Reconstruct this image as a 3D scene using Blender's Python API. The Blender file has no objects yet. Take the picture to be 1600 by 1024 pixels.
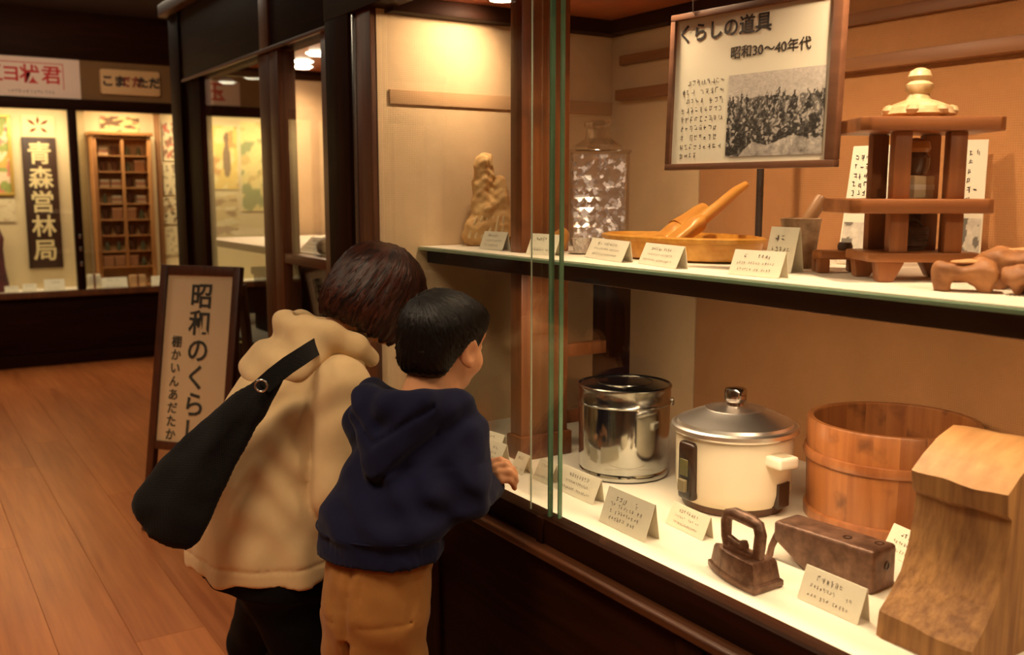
import bpy, bmesh, math, random
import numpy as np
from mathutils import Vector, Matrix, noise as mnoise

SC = bpy.context.scene
COL = SC.collection
R_ = math.radians

# ------------------------------------------------------------------ camera
F_PX, CAM_H, HORIZON, VPX = 1520.0, 1.37, 300.0, -183.0
_p = math.atan((512 - HORIZON) / F_PX)
_v = np.array([(VPX - 800) / F_PX, (HORIZON - 512) / F_PX, 1.0]); _v /= np.linalg.norm(_v)
_u = np.array([0, -math.cos(_p), -math.sin(_p)])
_x = np.cross(_v, _u)
ROT = np.stack([_x, _v, _u])            # world axes X (into the case), Y (along it), Z, in camera terms
cam = bpy.data.cameras.new('camera'); cam_o = bpy.data.objects.new('camera', cam); COL.objects.link(cam_o)
cam.sensor_width = 36.0; cam.lens = F_PX / 1600 * 36; cam.clip_start = 0.05; cam.clip_end = 100
_r, _uu, _b = ROT @ [1, 0, 0], ROT @ [0, -1, 0], ROT @ [0, 0, -1]
cam_o.matrix_world = Matrix(((_r[0], _uu[0], _b[0], 0), (_r[1], _uu[1], _b[1], 0), (_r[2], _uu[2], _b[2], CAM_H), (0, 0, 0, 1)))
cam.dof.use_dof = True; cam.dof.focus_distance = 1.85; cam.dof.aperture_fstop = 4.6
SC.camera = cam_o

# ------------------------------------------------------------------ world, exposure
w = bpy.data.worlds.new('world'); SC.world = w; w.use_nodes = True
w.node_tree.nodes['Background'].inputs[0].default_value = (0.9, 0.6, 0.35, 1)
w.node_tree.nodes['Background'].inputs[1].default_value = 0.02
SC.view_settings.view_transform = 'Standard'; SC.view_settings.look = 'None'
SC.view_settings.gamma = 1.0; SC.view_settings.use_curve_mapping = False
SC.view_settings.exposure = 0.45
try:
    SC.cycles.use_denoising = True
    SC.cycles.denoiser = 'OPENIMAGEDENOISE'
    SC.cycles.max_bounces = 10; SC.cycles.transparent_max_bounces = 24; SC.cycles.diffuse_bounces = 4
    SC.cycles.caustics_reflective = False; SC.cycles.caustics_refractive = False
    SC.cycles.sample_clamp_indirect = 4.0
except Exception: pass

WARM = (1.0, 0.70, 0.43)
def lamp(name, kind, loc, power, color=WARM, size=0.05, target=None, spot=70, blend=0.6, size_y=None, rot=None):
    l = bpy.data.lights.new(name, kind); l.energy = power; l.color = color
    if kind == 'SPOT': l.spot_size = R_(spot); l.spot_blend = blend; l.shadow_soft_size = size
    elif kind == 'AREA':
        l.size = size
        if size_y: l.shape = 'RECTANGLE'; l.size_y = size_y
    else: l.shadow_soft_size = size
    o = bpy.data.objects.new(name, l); COL.objects.link(o); o.location = loc
    if target is not None:
        o.rotation_euler = (Vector(target) - Vector(loc)).to_track_quat('-Z', 'Y').to_euler()
    elif rot: o.rotation_euler = rot
    return o

# unseen room downlights, widened to soften shadows (fixtures with the ceiling are widened too)
UNSEEN_ROOM_LAMPS = [(-0.15, 1.15, 2.70, 120), (-0.9, 3.0, 2.70, 130), (0.1, -0.9, 2.70, 110), (-0.6, 5.4, 2.70, 110), (0.9, 6.4, 2.70, 80)]
for i, (x, y, z, p) in enumerate(UNSEEN_ROOM_LAMPS):
    lamp('unseen_room_downlight', 'SPOT', (x, y, z), p, size=0.40, target=(x + 0.05, y, 0) if y < 6 else (1.4, 8.42, 1.7), spot=125, blend=0.9)
# spot lamps set in the ceiling of the main case
CASE_LAMPS = [(1.24, 1.98, 10), (1.17, 1.40, 15), (1.17, 0.85, 14), (1.17, 0.25, 10)]
for x, y, p in CASE_LAMPS:
    lamp('case_spot', 'SPOT', (x, y, 1.803), p, size=0.02, target=(x + 0.25, y, 1) if y < 1.9 else (1.17, 2.15, 1.66), spot=150 if y < 1.9 else 120, blend=0.8 if y < 1.9 else 1.0)
# lamp tubes fixed behind the shelf edge, lighting the lower deck
for y, ln, p in ((1.50, 0.4, 1.6), (1.05, 0.5, 3.1), (0.45, 0.5, 1.8)):
    lamp('shelf_tube', 'AREA', (1.165, y, 1.192), p, size=0.03, size_y=ln, rot=(0, R_(-10), 0))
# corner case and far wall case
for x, y, p in ((1.75, 4.42, 14), (1.80, 4.73, 14), (1.87, 4.92, 12), (1.7, 3.5, 14)):
    lamp('corner_spot', 'SPOT', (x, y, 1.99), p, size=0.03, target=(x, y, 1), spot=150, blend=0.8)
for x in (-0.6, 0.45, 1.05, 1.7, 2.45, 3.0):
    lamp('wall_case_tube', 'AREA', (x, 8.50, 2.03), 5.2, color=(1.0, 0.77, 0.48), size=0.5, size_y=0.04, target=(x, 8.72, 1.2))

# ------------------------------------------------------------------ helpers
def S(r, g, b):
    f = lambda c: (c / 255) / 12.92 if c <= 10 else (((c / 255) + 0.055) / 1.055) ** 2.4
    return (f(r), f(g), f(b), 1.0)

def at(px, py, depth):
    """point seen at a pixel of the 1600x1024 frame, at that distance along the view axis"""
    d = ROT @ np.array([(px - 800) / F_PX, (py - 512) / F_PX, 1.0])
    return np.array([0, 0, CAM_H]) + d * depth

def on(px, py, axis, val):
    d = ROT @ np.array([(px - 800) / F_PX, (py - 512) / F_PX, 1.0]); o = np.array([0, 0, CAM_H])
    return o + d * (val - o[axis]) / d[axis]

def zat(py, X, Y):
    """height of the point above (X, Y) that shows at row py"""
    lo, hi = -1.0, 4.0
    for _ in range(50):
        m = (lo + hi) / 2
        c = ROT.T @ np.array([X, Y, m - CAM_H]); y = 512 + F_PX * c[1] / c[2]
        if y > py: lo = m
        else: hi = m
    return m

def mesh_obj(name, V, F, mat=None, parent=None, smooth=None, loc=None):
    me = bpy.data.meshes.new(name); me.from_pydata([tuple(map(float, v)) for v in V], [], F); me.update()
    return finish(name, me, mat, parent, smooth, loc)

def finish(name, me, mat=None, parent=None, smooth=None, loc=None):
    if mat is not None:
        for m in (mat if isinstance(mat, (list, tuple)) else [mat]): me.materials.append(m)
    if smooth is not None:
        me.polygons.foreach_set('use_smooth', [True] * len(me.polygons))
        if smooth < 179: me.set_sharp_from_angle(angle=R_(smooth))
    o = bpy.data.objects.new(name, me); COL.objects.link(o)
    if parent is not None: o.parent = parent
    if loc is not None: o.location = loc
    return o

def bm_obj(name, bm, mat=None, parent=None, smooth=None, loc=None):
    me = bpy.data.meshes.new(name); bmesh.ops.recalc_face_normals(bm, faces=bm.faces); bm.to_mesh(me); bm.free()
    return finish(name, me, mat, parent, smooth, loc)

def thing(name, label, cat, loc=(0, 0, 0), rz=0.0, group=None):
    o = bpy.data.objects.new(name, None); COL.objects.link(o); o.empty_display_size = 0.05
    o.location = loc; o.rotation_euler = (0, 0, rz)
    return tag(o, label, cat, group)

def tag(o, label, cat, group=None):
    o['label'] = label; o['category'] = cat
    if group: o['group'] = group
    return o

def struct(o, label=None):
    o['kind'] = 'structure'
    if label: o['label'] = label
    return o

def box_bm(lo, hi, bevel=0.0, seg=1, bm=None):
    own = bmesh.new()
    c = [(a + b) / 2 for a, b in zip(lo, hi)]; s = [abs(b - a) for a, b in zip(lo, hi)]
    bmesh.ops.create_cube(own, size=1.0, matrix=Matrix.Translation(c) @ Matrix.Diagonal((s[0], s[1], s[2], 1)))
    if bevel > 0:
        bmesh.ops.bevel(own, geom=own.edges[:] , offset=min(bevel, min(s) * 0.45), segments=seg, affect='EDGES', profile=0.6)
    if bm is None: return own
    me = bpy.data.meshes.new('tmp'); own.to_mesh(me); own.free(); bm.from_mesh(me); bpy.data.meshes.remove(me)
    return bm

def box(name, lo, hi, mat, parent=None, bevel=0.002, seg=2):
    """lo/hi in world terms; the part is stored relative to its (unrotated) parent"""
    off = root_off(parent)
    lo = [a - b for a, b in zip(lo, off)]; hi = [a - b for a, b in zip(hi, off)]
    return bm_obj(name, box_bm(lo, hi, bevel, seg), mat, parent, 40)

def root_off(parent):
    off = Vector((0, 0, 0))
    while parent is not None:
        off = off + parent.location; parent = parent.parent
    return off

def boxl(name, lo, hi, mat, parent=None, bevel=0.002, seg=2):
    return bm_obj(name, box_bm(lo, hi, bevel, seg), mat, parent, 40)

def boxc(name, corner_pts, mat, parent=None, bevel=0.002):
    bm = bmesh.new(); vs = [bm.verts.new(tuple(p)) for p in corner_pts]
    for f in ((0, 1, 2, 3), (4, 7, 6, 5), (0, 4, 5, 1), (1, 5, 6, 2), (2, 6, 7, 3), (3, 7, 4, 0)): bm.faces.new([vs[i] for i in f])
    bmesh.ops.recalc_face_normals(bm, faces=bm.faces)
    if bevel: bmesh.ops.bevel(bm, geom=bm.edges[:], offset=bevel, segments=2, affect='EDGES', profile=0.6)
    return bm_obj(name, bm, mat, parent, 40)

def lathe(name, prof, mat, parent=None, loc=(0, 0, 0), n=48, smooth=35, sx=1.0, sy=1.0, a0=0, a1=2 * math.pi):
    V, Fc = [], []; m = len(prof); full = abs(a1 - a0 - 2 * math.pi) < 1e-6; k = n if full else n + 1
    for i in range(k):
        a = a0 + (a1 - a0) * i / n; ca, sa = math.cos(a), math.sin(a)
        for r, z in prof: V.append((r * ca * sx, r * sa * sy, z))
    for i in range(n):
        j = (i + 1) % k
        for q in range(m - 1):
            Fc.append((i * m + q, j * m + q, j * m + q + 1, i * m + q + 1))
    bm = bmesh.new(); vs = [bm.verts.new(v) for v in V]
    for f in Fc:
        try: bm.faces.new([vs[i] for i in f])
        except ValueError: pass
    bmesh.ops.remove_doubles(bm, verts=bm.verts, dist=1e-6)
    return bm_obj(name, bm, mat, parent, smooth, loc)

def tube_data(path, radii, n=10, cap=True):
    path = [Vector(p) for p in path]; V, Fc = [], []
    if not isinstance(radii, (list, tuple)): radii = [radii] * len(path)
    ref = None
    for i, p in enumerate(path):
        t = (path[min(i + 1, len(path) - 1)] - path[max(i - 1, 0)]).normalized()
        if ref is None: ref = t.orthogonal().normalized()
        ref = (ref - t * ref.dot(t)).normalized(); b = t.cross(ref)
        for k in range(n):
            a = 2 * math.pi * k / n; V.append(p + (ref * math.cos(a) + b * math.sin(a)) * radii[i])
    for i in range(len(path) - 1):
        for k in range(n):
            Fc.append((i * n + k, i * n + (k + 1) % n, (i + 1) * n + (k + 1) % n, (i + 1) * n + k))
    if cap: Fc.append(tuple(range(n - 1, -1, -1))); Fc.append(tuple(range((len(path) - 1) * n, len(path) * n)))
    return V, Fc

def tube(name, path, radii, mat, parent=None, n=10, smooth=50, loc=None):
    V, Fc = tube_data(path, radii, n); return mesh_obj(name, V, Fc, mat, parent, smooth, loc)

def prism(name, poly, axis, lo, hi, mat, parent=None, bevel=0.0, smooth=40, seg=2):
    """polygon in the two other axes (in order), extruded along axis from lo to hi"""
    bm = bmesh.new(); o = [i for i in range(3) if i != axis]; rings = []
    for val in (lo, hi):
        r = []
        for a, b in poly:
            c = [0, 0, 0]; c[axis] = val; c[o[0]] = a; c[o[1]] = b; r.append(bm.verts.new(c))
        rings.append(r)
    n = len(poly)
    bm.faces.new(rings[0]); bm.faces.new(rings[1][::-1])
    for i in range(n): bm.faces.new((rings[0][i], rings[0][(i + 1) % n], rings[1][(i + 1) % n], rings[1][i]))
    bmesh.ops.recalc_face_normals(bm, faces=bm.faces)
    if bevel: bmesh.ops.bevel(bm, geom=bm.edges[:], offset=bevel, segments=seg, affect='EDGES', profile=0.6)
    return bm_obj(name, bm, mat, parent, smooth)

# ------------------------------------------------------------------ materials
def M(name):
    m = bpy.data.materials.new(name); m.use_nodes = True; nt = m.node_tree; b = nt.nodes['Principled BSDF']
    return m, nt, b

def N(nt, t, **kw):
    n = nt.nodes.new(t)
    for k, v in kw.items():
        if k.startswith('i_'): n.inputs[k[2:].replace('_', ' ')].default_value = v
        else: setattr(n, k, v)
    return n

def plain(name, c, rough=0.5, metal=0.0, spec=0.5, var=0.0, scale=20, bump=0.0, coat=0.0, c2=None, stretch=(1, 1, 1), sheen=0.0):
    """one colour with noise variation and fine relief"""
    m, nt, b = M(name); b.inputs['Base Color'].default_value = c; b.inputs['Roughness'].default_value = rough
    b.inputs['Metallic'].default_value = metal; b.inputs['Specular IOR Level'].default_value = spec
    if coat: b.inputs['Coat Weight'].default_value = coat; b.inputs['Coat Roughness'].default_value = 0.15
    if sheen: b.inputs['Sheen Weight'].default_value = sheen; b.inputs['Sheen Roughness'].default_value = 0.5
    if var or bump or c2:
        tc = N(nt, 'ShaderNodeTexCoord'); mp = N(nt, 'ShaderNodeMapping'); mp.inputs['Scale'].default_value = stretch
        nt.links.new(tc.outputs['Object'], mp.inputs[0])
        nz = N(nt, 'ShaderNodeTexNoise'); nz.inputs['Scale'].default_value = scale; nz.inputs['Detail'].default_value = 6
        nz.inputs['Roughness'].default_value = 0.6
        nt.links.new(mp.outputs[0], nz.inputs['Vector'])
        if var or c2:
            cr = N(nt, 'ShaderNodeValToRGB')
            cr.color_ramp.elements[0].position = 0.3; cr.color_ramp.elements[1].position = 0.72
            d = c2 if c2 else tuple(x * (1 - var) for x in c[:3]) + (1,)
            cr.color_ramp.elements[0].color = d; cr.color_ramp.elements[1].color = c
            nt.links.new(nz.outputs['Fac'], cr.inputs[0]); nt.links.new(cr.outputs[0], b.inputs['Base Color'])
        if bump:
            bp = N(nt, 'ShaderNodeBump'); bp.inputs['Strength'].default_value = bump; bp.inputs['Distance'].default_value = 0.004
            nt.links.new(nz.outputs['Fac'], bp.inputs['Height']); nt.links.new(bp.outputs[0], b.inputs['Normal'])
    return m

def wood(name, c1, c2, axis=2, fine=90.0, rough=0.45, bump=0.15, coat=0.0, stain=None, stain_amt=0.5, obj_random=0.0, long=0.06):
    """grain stretched along one axis; optional stains with a shape of their own"""
    m, nt, b = M(name); b.inputs['Roughness'].default_value = rough
    if coat: b.inputs['Coat Weight'].default_value = coat; b.inputs['Coat Roughness'].default_value = 0.2
    tc = N(nt, 'ShaderNodeTexCoord'); mp = N(nt, 'ShaderNodeMapping')
    sc = [1.0, 1.0, 1.0]; sc[axis] = long; mp.inputs['Scale'].default_value = sc
    src = tc.outputs['Object']
    if obj_random:
        oi = N(nt, 'ShaderNodeObjectInfo'); ad = N(nt, 'ShaderNodeVectorMath', operation='ADD'); ml = N(nt, 'ShaderNodeMath', operation='MULTIPLY'); ml.inputs[1].default_value = 37.0
        nt.links.new(oi.outputs['Random'], ml.inputs[0]); nt.links.new(src, ad.inputs[0]); nt.links.new(ml.outputs[0], ad.inputs[1]); src = ad.outputs[0]
    nt.links.new(src, mp.inputs[0])
    nz = N(nt, 'ShaderNodeTexNoise'); nz.inputs['Scale'].default_value = fine; nz.inputs['Detail'].default_value = 5
    nt.links.new(mp.outputs[0], nz.inputs['Vector'])
    n2 = N(nt, 'ShaderNodeTexNoise'); n2.inputs['Scale'].default_value = fine * 0.16; n2.inputs['Detail'].default_value = 3
    nt.links.new(mp.outputs[0], n2.inputs['Vector'])
    mx = N(nt, 'ShaderNodeMath', operation='ADD'); mh = N(nt, 'ShaderNodeMath', operation='MULTIPLY'); mh.inputs[1].default_value = 0.5
    nt.links.new(nz.outputs['Fac'], mx.inputs[0]); nt.links.new(n2.outputs['Fac'], mx.inputs[1]); nt.links.new(mx.outputs[0], mh.inputs[0])
    cr = N(nt, 'ShaderNodeValToRGB'); cr.color_ramp.elements[0].position = 0.36; cr.color_ramp.elements[1].position = 0.64
    cr.color_ramp.elements[0].color = c1; cr.color_ramp.elements[1].color = c2
    nt.links.new(mh.outputs[0], cr.inputs[0]); out = cr.outputs[0]
    if obj_random:
        hs = N(nt, 'ShaderNodeHueSaturation'); mr = N(nt, 'ShaderNodeMapRange'); mr.inputs['To Min'].default_value = 1 - obj_random; mr.inputs['To Max'].default_value = 1 + obj_random
        nt.links.new(oi.outputs['Random'], mr.inputs[0]); nt.links.new(mr.outputs[0], hs.inputs['Value']); nt.links.new(out, hs.inputs['Color']); out = hs.outputs[0]
    if stain:
        n3 = N(nt, 'ShaderNodeTexNoise'); n3.inputs['Scale'].default_value = 14; n3.inputs['Detail'].default_value = 4
        nt.links.new(src, n3.inputs['Vector'])
        c3 = N(nt, 'ShaderNodeValToRGB'); c3.color_ramp.elements[0].position = 0.56; c3.color_ramp.elements[1].position = 0.70
        c3.color_ramp.elements[0].color = (0, 0, 0, 1); c3.color_ramp.elements[1].color = (stain_amt,) * 3 + (1,)
        nt.links.new(n3.outputs['Fac'], c3.inputs[0])
        mc = N(nt, 'ShaderNodeMix', data_type='RGBA'); nt.links.new(c3.outputs[0], mc.inputs['Factor'])
        nt.links.new(out, mc.inputs['A']); mc.inputs['B'].default_value = stain; out = mc.outputs['Result']
    nt.links.new(out, b.inputs['Base Color'])
    if bump:
        bp = N(nt, 'ShaderNodeBump'); bp.inputs['Strength'].default_value = bump; bp.inputs['Distance'].default_value = 0.003
        nt.links.new(nz.outputs['Fac'], bp.inputs['Height']); nt.links.new(bp.outputs[0], b.inputs['Normal'])
    return m

def fabric(name, c, scale=900, rough=0.95, bump=0.25, var=0.12, big=6.0, sheen=0.2):
    """plain weave: crossed fine waves plus broad unevenness"""
    m, nt, b = M(name); b.inputs['Roughness'].default_value = rough; b.inputs['Specular IOR Level'].default_value = 0.15
    b.inputs['Sheen Weight'].default_value = sheen
    tc = N(nt, 'ShaderNodeTexCoord'); ws = []
    for d in ('X', 'Y', 'Z'):
        wv = N(nt, 'ShaderNodeTexWave'); wv.bands_direction = d; wv.inputs['Scale'].default_value = scale / 20; wv.inputs['Distortion'].default_value = 1.0
        nt.links.new(tc.outputs['Object'], wv.inputs['Vector']); ws.append(wv)
    a1 = N(nt, 'ShaderNodeMath', operation='ADD'); a2 = N(nt, 'ShaderNodeMath', operation='ADD')
    nt.links.new(ws[0].outputs['Fac'], a1.inputs[0]); nt.links.new(ws[1].outputs['Fac'], a1.inputs[1])
    nt.links.new(a1.outputs[0], a2.inputs[0]); nt.links.new(ws[2].outputs['Fac'], a2.inputs[1])
    nz = N(nt, 'ShaderNodeTexNoise'); nz.inputs['Scale'].default_value = big; nz.inputs['Detail'].default_value = 8; nz.inputs['Roughness'].default_value = 0.65
    nt.links.new(tc.outputs['Object'], nz.inputs['Vector'])
    cr = N(nt, 'ShaderNodeValToRGB'); cr.color_ramp.elements[0].position = 0.3; cr.color_ramp.elements[1].position = 0.7
    cr.color_ramp.elements[0].color = tuple(x * (1 - var) for x in c[:3]) + (1,); cr.color_ramp.elements[1].color = c
    nt.links.new(nz.outputs['Fac'], cr.inputs[0]); nt.links.new(cr.outputs[0], b.inputs['Base Color'])
    bp = N(nt, 'ShaderNodeBump'); bp.inputs['Strength'].default_value = bump; bp.inputs['Distance'].default_value = 0.0015
    nt.links.new(a2.outputs[0], bp.inputs['Height']); nt.links.new(bp.outputs[0], b.inputs['Normal'])
    return m

def pane_glass(name, tint=(0.97, 0.985, 0.97, 1), ior=1.45, gain=1.0, rough=0.0):
    """thin clear pane: what is behind shows through, the room reflects by Fresnel"""
    m = bpy.data.materials.new(name); m.use_nodes = True; nt = m.node_tree; nt.nodes.clear()
    o = N(nt, 'ShaderNodeOutputMaterial'); mx = N(nt, 'ShaderNodeMixShader'); tr = N(nt, 'ShaderNodeBsdfTransparent'); gl = N(nt, 'ShaderNodeBsdfGlossy')
    fr = N(nt, 'ShaderNodeFresnel'); ge = N(nt, 'ShaderNodeNewGeometry'); mi = N(nt, 'ShaderNodeMapRange')
    mi.inputs['To Min'].default_value = ior; mi.inputs['To Max'].default_value = 1 / ior     # same Fresnel on the far side of the pane
    nt.links.new(ge.outputs['Backfacing'], mi.inputs[0]); nt.links.new(mi.outputs[0], fr.inputs['IOR'])
    tr.inputs[0].default_value = tint; gl.inputs['Roughness'].default_value = rough; gl.inputs[0].default_value = (gain, gain, gain, 1)
    nt.links.new(fr.outputs[0], mx.inputs[0]); nt.links.new(tr.outputs[0], mx.inputs[1]); nt.links.new(gl.outputs[0], mx.inputs[2]); nt.links.new(mx.outputs[0], o.inputs[0])
    return m

def emit(name, c, s):
    m, nt, b = M(name); b.inputs['Base Color'].default_value = (0.8, 0.8, 0.8, 1)
    b.inputs['Emission Color'].default_value = c; b.inputs['Emission Strength'].default_value = s
    return m

def attr_print(name, attr='print', rough=0.6):
    m, nt, b = M(name); a = N(nt, 'ShaderNodeAttribute'); a.attribute_name = attr
    nt.links.new(a.outputs['Color'], b.inputs['Base Color']); b.inputs['Roughness'].default_value = rough
    return m

DARK = wood('dark_stained_wood', S(25, 10, 4), S(43, 19, 8), axis=1, fine=60, rough=0.5)
DARKV = wood('dark_stained_wood_upright', S(25, 10, 4), S(45, 20, 8), axis=2, fine=60, rough=0.5)
DARKX = wood('dark_stained_wood_cross', S(25, 10, 4), S(43, 19, 8), axis=0, fine=60, rough=0.5)
BROWN = wood('brown_frame_wood', S(78, 46, 27), S(112, 70, 42), axis=2, fine=70, rough=0.4)
BROWNY = wood('brown_rail_wood', S(78, 46, 27), S(108, 66, 40), axis=1, fine=70, rough=0.4)
SUPPORT = wood('orange_support_wood', S(88, 46, 21), S(128, 74, 36), axis=2, fine=80, rough=0.4, stain=S(70, 38, 18), stain_amt=0.6)
CEILW = wood('reddish_ceiling_wood', S(150, 78, 48), S(178, 100, 62), axis=1, fine=40, rough=0.35, coat=0.3)
LINEN = fabric('beige_wall_linen', S(214, 184, 145), scale=1400, var=0.16)
LINEN2 = fabric('tan_wall_linen', S(188, 134, 86), scale=1400, var=0.16)
DECKW = plain('white_deck_board', S(240, 232, 214), rough=0.6, var=0.04, scale=8)
LINING = plain('white_shelf_lining', S(236, 226, 206), rough=0.7, var=0.06, scale=10)
for _m in (DARK, DARKV, DARKX): _m.node_tree.nodes['Principled BSDF'].inputs['Specular IOR Level'].default_value = 0.05
GLASS = pane_glass('clear_pane_glass')
GEDGE = plain('green_glass_edge', S(96, 130, 100), rough=0.15, var=0.3, scale=8)
GEDGE2 = plain('pale_glass_edge', S(186, 200, 178), rough=0.15)
PAPER = plain('cream_card', S(238, 230, 208), rough=0.75, var=0.05, scale=30)
INK = plain('dark_ink', S(42, 36, 34), rough=0.7)
INKF = plain('faded_ink', S(106, 96, 86), rough=0.8)
METAL = plain('brushed_steel', (0.6, 0.57, 0.53, 1), rough=0.25, metal=1.0)
LAMPE = emit('lamp_glow', (1.0, 0.86, 0.62, 1), 14.0)
# ================================================================== ROOM
XL, XR, YB, YF, ZC = -2.6, 3.3, -2.6, 8.42, 2.75
FLOORW = wood('varnished_floor_wood', S(166, 92, 48), S(202, 124, 70), axis=1, fine=46, rough=0.33, bump=0.05, coat=0.25, obj_random=0.09, long=0.05)
DIM = plain('dim_plaster', S(150, 116, 82), rough=0.9, var=0.15, scale=4)
CEILP = plain('dark_ceiling_board', S(56, 36, 22), rough=0.8, var=0.2, scale=3)
random.seed(4)
fl = struct(mesh_obj('floor', [(XL, YB, -0.012), (XR, YB, -0.012), (XR, YF + 0.5, -0.012), (XL, YF + 0.5, -0.012),
     (XL, YB, -0.06), (XR, YB, -0.06), (XR, YF + 0.5, -0.06), (XL, YF + 0.5, -0.06)],
     [(0, 1, 2, 3), (7, 6, 5, 4), (0, 4, 5, 1), (1, 5, 6, 2), (2, 6, 7, 3), (3, 7, 4, 0)], DARK), 'brown varnished wood plank floor')
# planks run along the cases; one shared mesh per length
PW = 0.21
_pm = {}
def plank_mesh(ln):
    if ln not in _pm:
        bm = box_bm((0.0005, 0.0005, -0.012), (PW - 0.0005, ln - 0.0005, 0.0), 0.0008, 1)
        me = bpy.data.meshes.new('plank'); bm.to_mesh(me); bm.free(); me.materials.append(FLOORW); _pm[ln] = me
    return _pm[ln]
for i in range(28):
    x = -2.6 + i * PW; y = -2.6 - random.choice((0.0, 0.4, 0.9, 1.3)); 
    while y < YF + 0.45:
        ln = random.choice((2.4, 2.8, 3.2)); y0 = max(y, YB)
        p = bpy.data.objects.new('plank', plank_mesh(ln)); COL.objects.link(p); p.parent = fl; p.location = (x, y, 0)
        y += ln
ce = struct(box('ceiling', (XL - 0.1, YB - 0.1, ZC), (XR + 0.7, YF + 0.7, ZC + 0.1), CEILP, None, 0), 'dark ceiling high above the cases')
for k, (x, y, z, p) in enumerate(UNSEEN_ROOM_LAMPS):
    t = thing('unseen_ceiling_downlight', ['ceiling downlight out of view above the visitors', 'unseen ceiling downlight over the open floor', 'unseen ceiling downlight behind the visitors',
              'unseen ceiling downlight halfway to the far wall', 'unseen ceiling downlight nearest the far wall'][k], 'downlight', (x, y, ZC), 0, 'unseen room downlights')
    lathe('enlarged_trim_ring', [(0.25, 0.0), (0.25, -0.012), (0.23, -0.014), (0.22, -0.002)], METAL, t, n=28)  # ring and lens enlarged to match the softened lamps
    lathe('lens', [(0.0, -0.004), (0.22, -0.004), (0.22, 0.0)], LAMPE, t, n=24)
struct(box('wall_left', (XL - 0.1, YB, 0), (XL, YF, ZC), DIM, None, 0), 'dim plaster wall beyond the open floor')
struct(box('wall_rear', (XL, YB - 0.1, 0), (XR, YB, ZC), DIM, None, 0), 'dim plaster wall behind the visitors')
struct(box('wall_right', (XR, YB, 0), (XR + 0.1, YF + 0.6, ZC), DIM, None, 0), 'dim plaster wall behind the display cases')

# ================================================================== FAR WALL CASE  (front plane Y = 8.42)
YW = 8.42; YI = 8.86
struct(box('wall_back', (XL, YI + 0.04, 0), (XR, YI + 0.14, ZC), DIM, None, 0), 'plaster wall behind the far display case')
CREAM = plain('cream_backboard', S(226, 204, 160), rough=0.85, var=0.10, scale=3)
TANB = plain('tan_header_board', S(120, 86, 44), rough=0.7, var=0.2, scale=5)
wc = thing('wall_display_case', 'long dark-framed display case built along the far wall', 'display case', (0.2, YW, 0))
x0, x1 = XL, XR
box('bulkhead', (x0, YW - 0.05, 2.395), (x1, YI, ZC), DARKX, wc, 0.004)
box('header_board', (x0, YW, 2.09), (x1, YW + 0.05, 2.395), TANB, wc, 0)
box('lintel', (x0, YW - 0.03, 2.005), (x1, YW + 0.06, 2.09), DARKX, wc, 0.004)
box('base_panel', (x0, YW, 0.10), (x1, YI, 0.555), DARKX, wc, 0.003)
box('skirting', (x0, YW - 0.025, 0.0), (x1, YW + 0.02, 0.10), DARKX, wc, 0.004)
box('sill', (x0, YW - 0.04, 0.545), (x1, YW + 0.05, 0.592), BROWN, wc, 0.004)
box('deck', (x0, YW + 0.05, 0.555), (x1, YI, 0.58), DECKW, wc, 0.001)
box('backboard', (x0, YI, 0.555), (x1, YI + 0.03, 2.4), CREAM, wc, 0)
box('case_ceiling', (x0, YW + 0.06, 2.06), (x1, YI, 2.08), DECKW, wc, 0)
for xa, xb in ((-0.72, -0.66), (0.30, 0.36), (1.262, 1.322), (2.10, 2.16), (2.94, 3.0)):
    box('mullion', (xa, YW - 0.02, 0.592), (xb, YW + 0.05, 2.005), DARKV, wc, 0.003)
for xa, xb in ((XL, -0.72), (-0.66, 0.30), (0.36, 1.262), (1.322, 2.10), (2.16, 2.94), (3.0, XR)):
    box('glass_pane', (xa, YW + 0.012, 0.592), (xb, YW + 0.018, 2.005), GLASS, wc, 0)
# small clips on the mullion
for z in (1.02, 0.92, 0.80):
    box('clip', (1.285, YW - 0.032, z - 0.018), (1.305, YW - 0.019, z + 0.018), METAL, wc, 0.003)
# light rail seen at the top left, on the bulkhead
sp = thing('track_spotlight', 'small white spotlight on the dark bulkhead', 'spotlight', tuple(on(273, 24, 1, YW - 0.12)))
lathe('housing', [(0.0, 0.06), (0.03, 0.055), (0.04, -0.02), (0.036, -0.05), (0.0, -0.045)], DECKW, sp, n=20)
boxl('bracket', (-0.012, 0.0, 0.04), (0.012, 0.075, 0.065), METAL, sp)

# ================================================================== CORNER CASE  (front plane X = 1.30, Y 2.45..5.18)
cc = thing('corner_display_case', 'tall dark display case set back beyond the standing sign', 'display case', (1.7, 3.8, 0))
CX = 1.30; CB = 2.12; CY0, CY1 = 2.46, 5.18
box('base_panel', (CX, CY0, 0.0), (CB, CY1, 0.70), DARK, cc, 0.003)
box('deck', (CX + 0.05, CY0, 0.70), (CB, CY1 - 0.03, 0.72), DECKW, cc, 0.001)
box('header', (CX - 0.02, CY0, 1.907), (CX + 0.08, CY1, ZC - 0.001), DARK, cc, 0.003)
box('header_bead', (CX - 0.032, CY0, 1.90), (CX - 0.018, CY1 - 0.2, 1.915), BROWNY, cc, 0.003)
box('cornice', (CX - 0.07, CY0, 2.24), (CX - 0.019, CY1 + 0.05, 2.30), BROWNY, cc, 0.008)
box('header_stile', (CX - 0.03, 3.70, 1.915), (CX - 0.019, 3.80, 2.24), BROWN, cc, 0.002)
box('end_header', (CX + 0.08, CY1 - 0.08, 1.965), (CB, CY1, ZC - 0.001), DARKX, cc, 0.003)
box('corner_post', (CX - 0.03, CY1 - 0.17, 0.0), (CX + 0.12, CY1 + 0.02, ZC - 0.002), DARKV, cc, 0.004)
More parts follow.
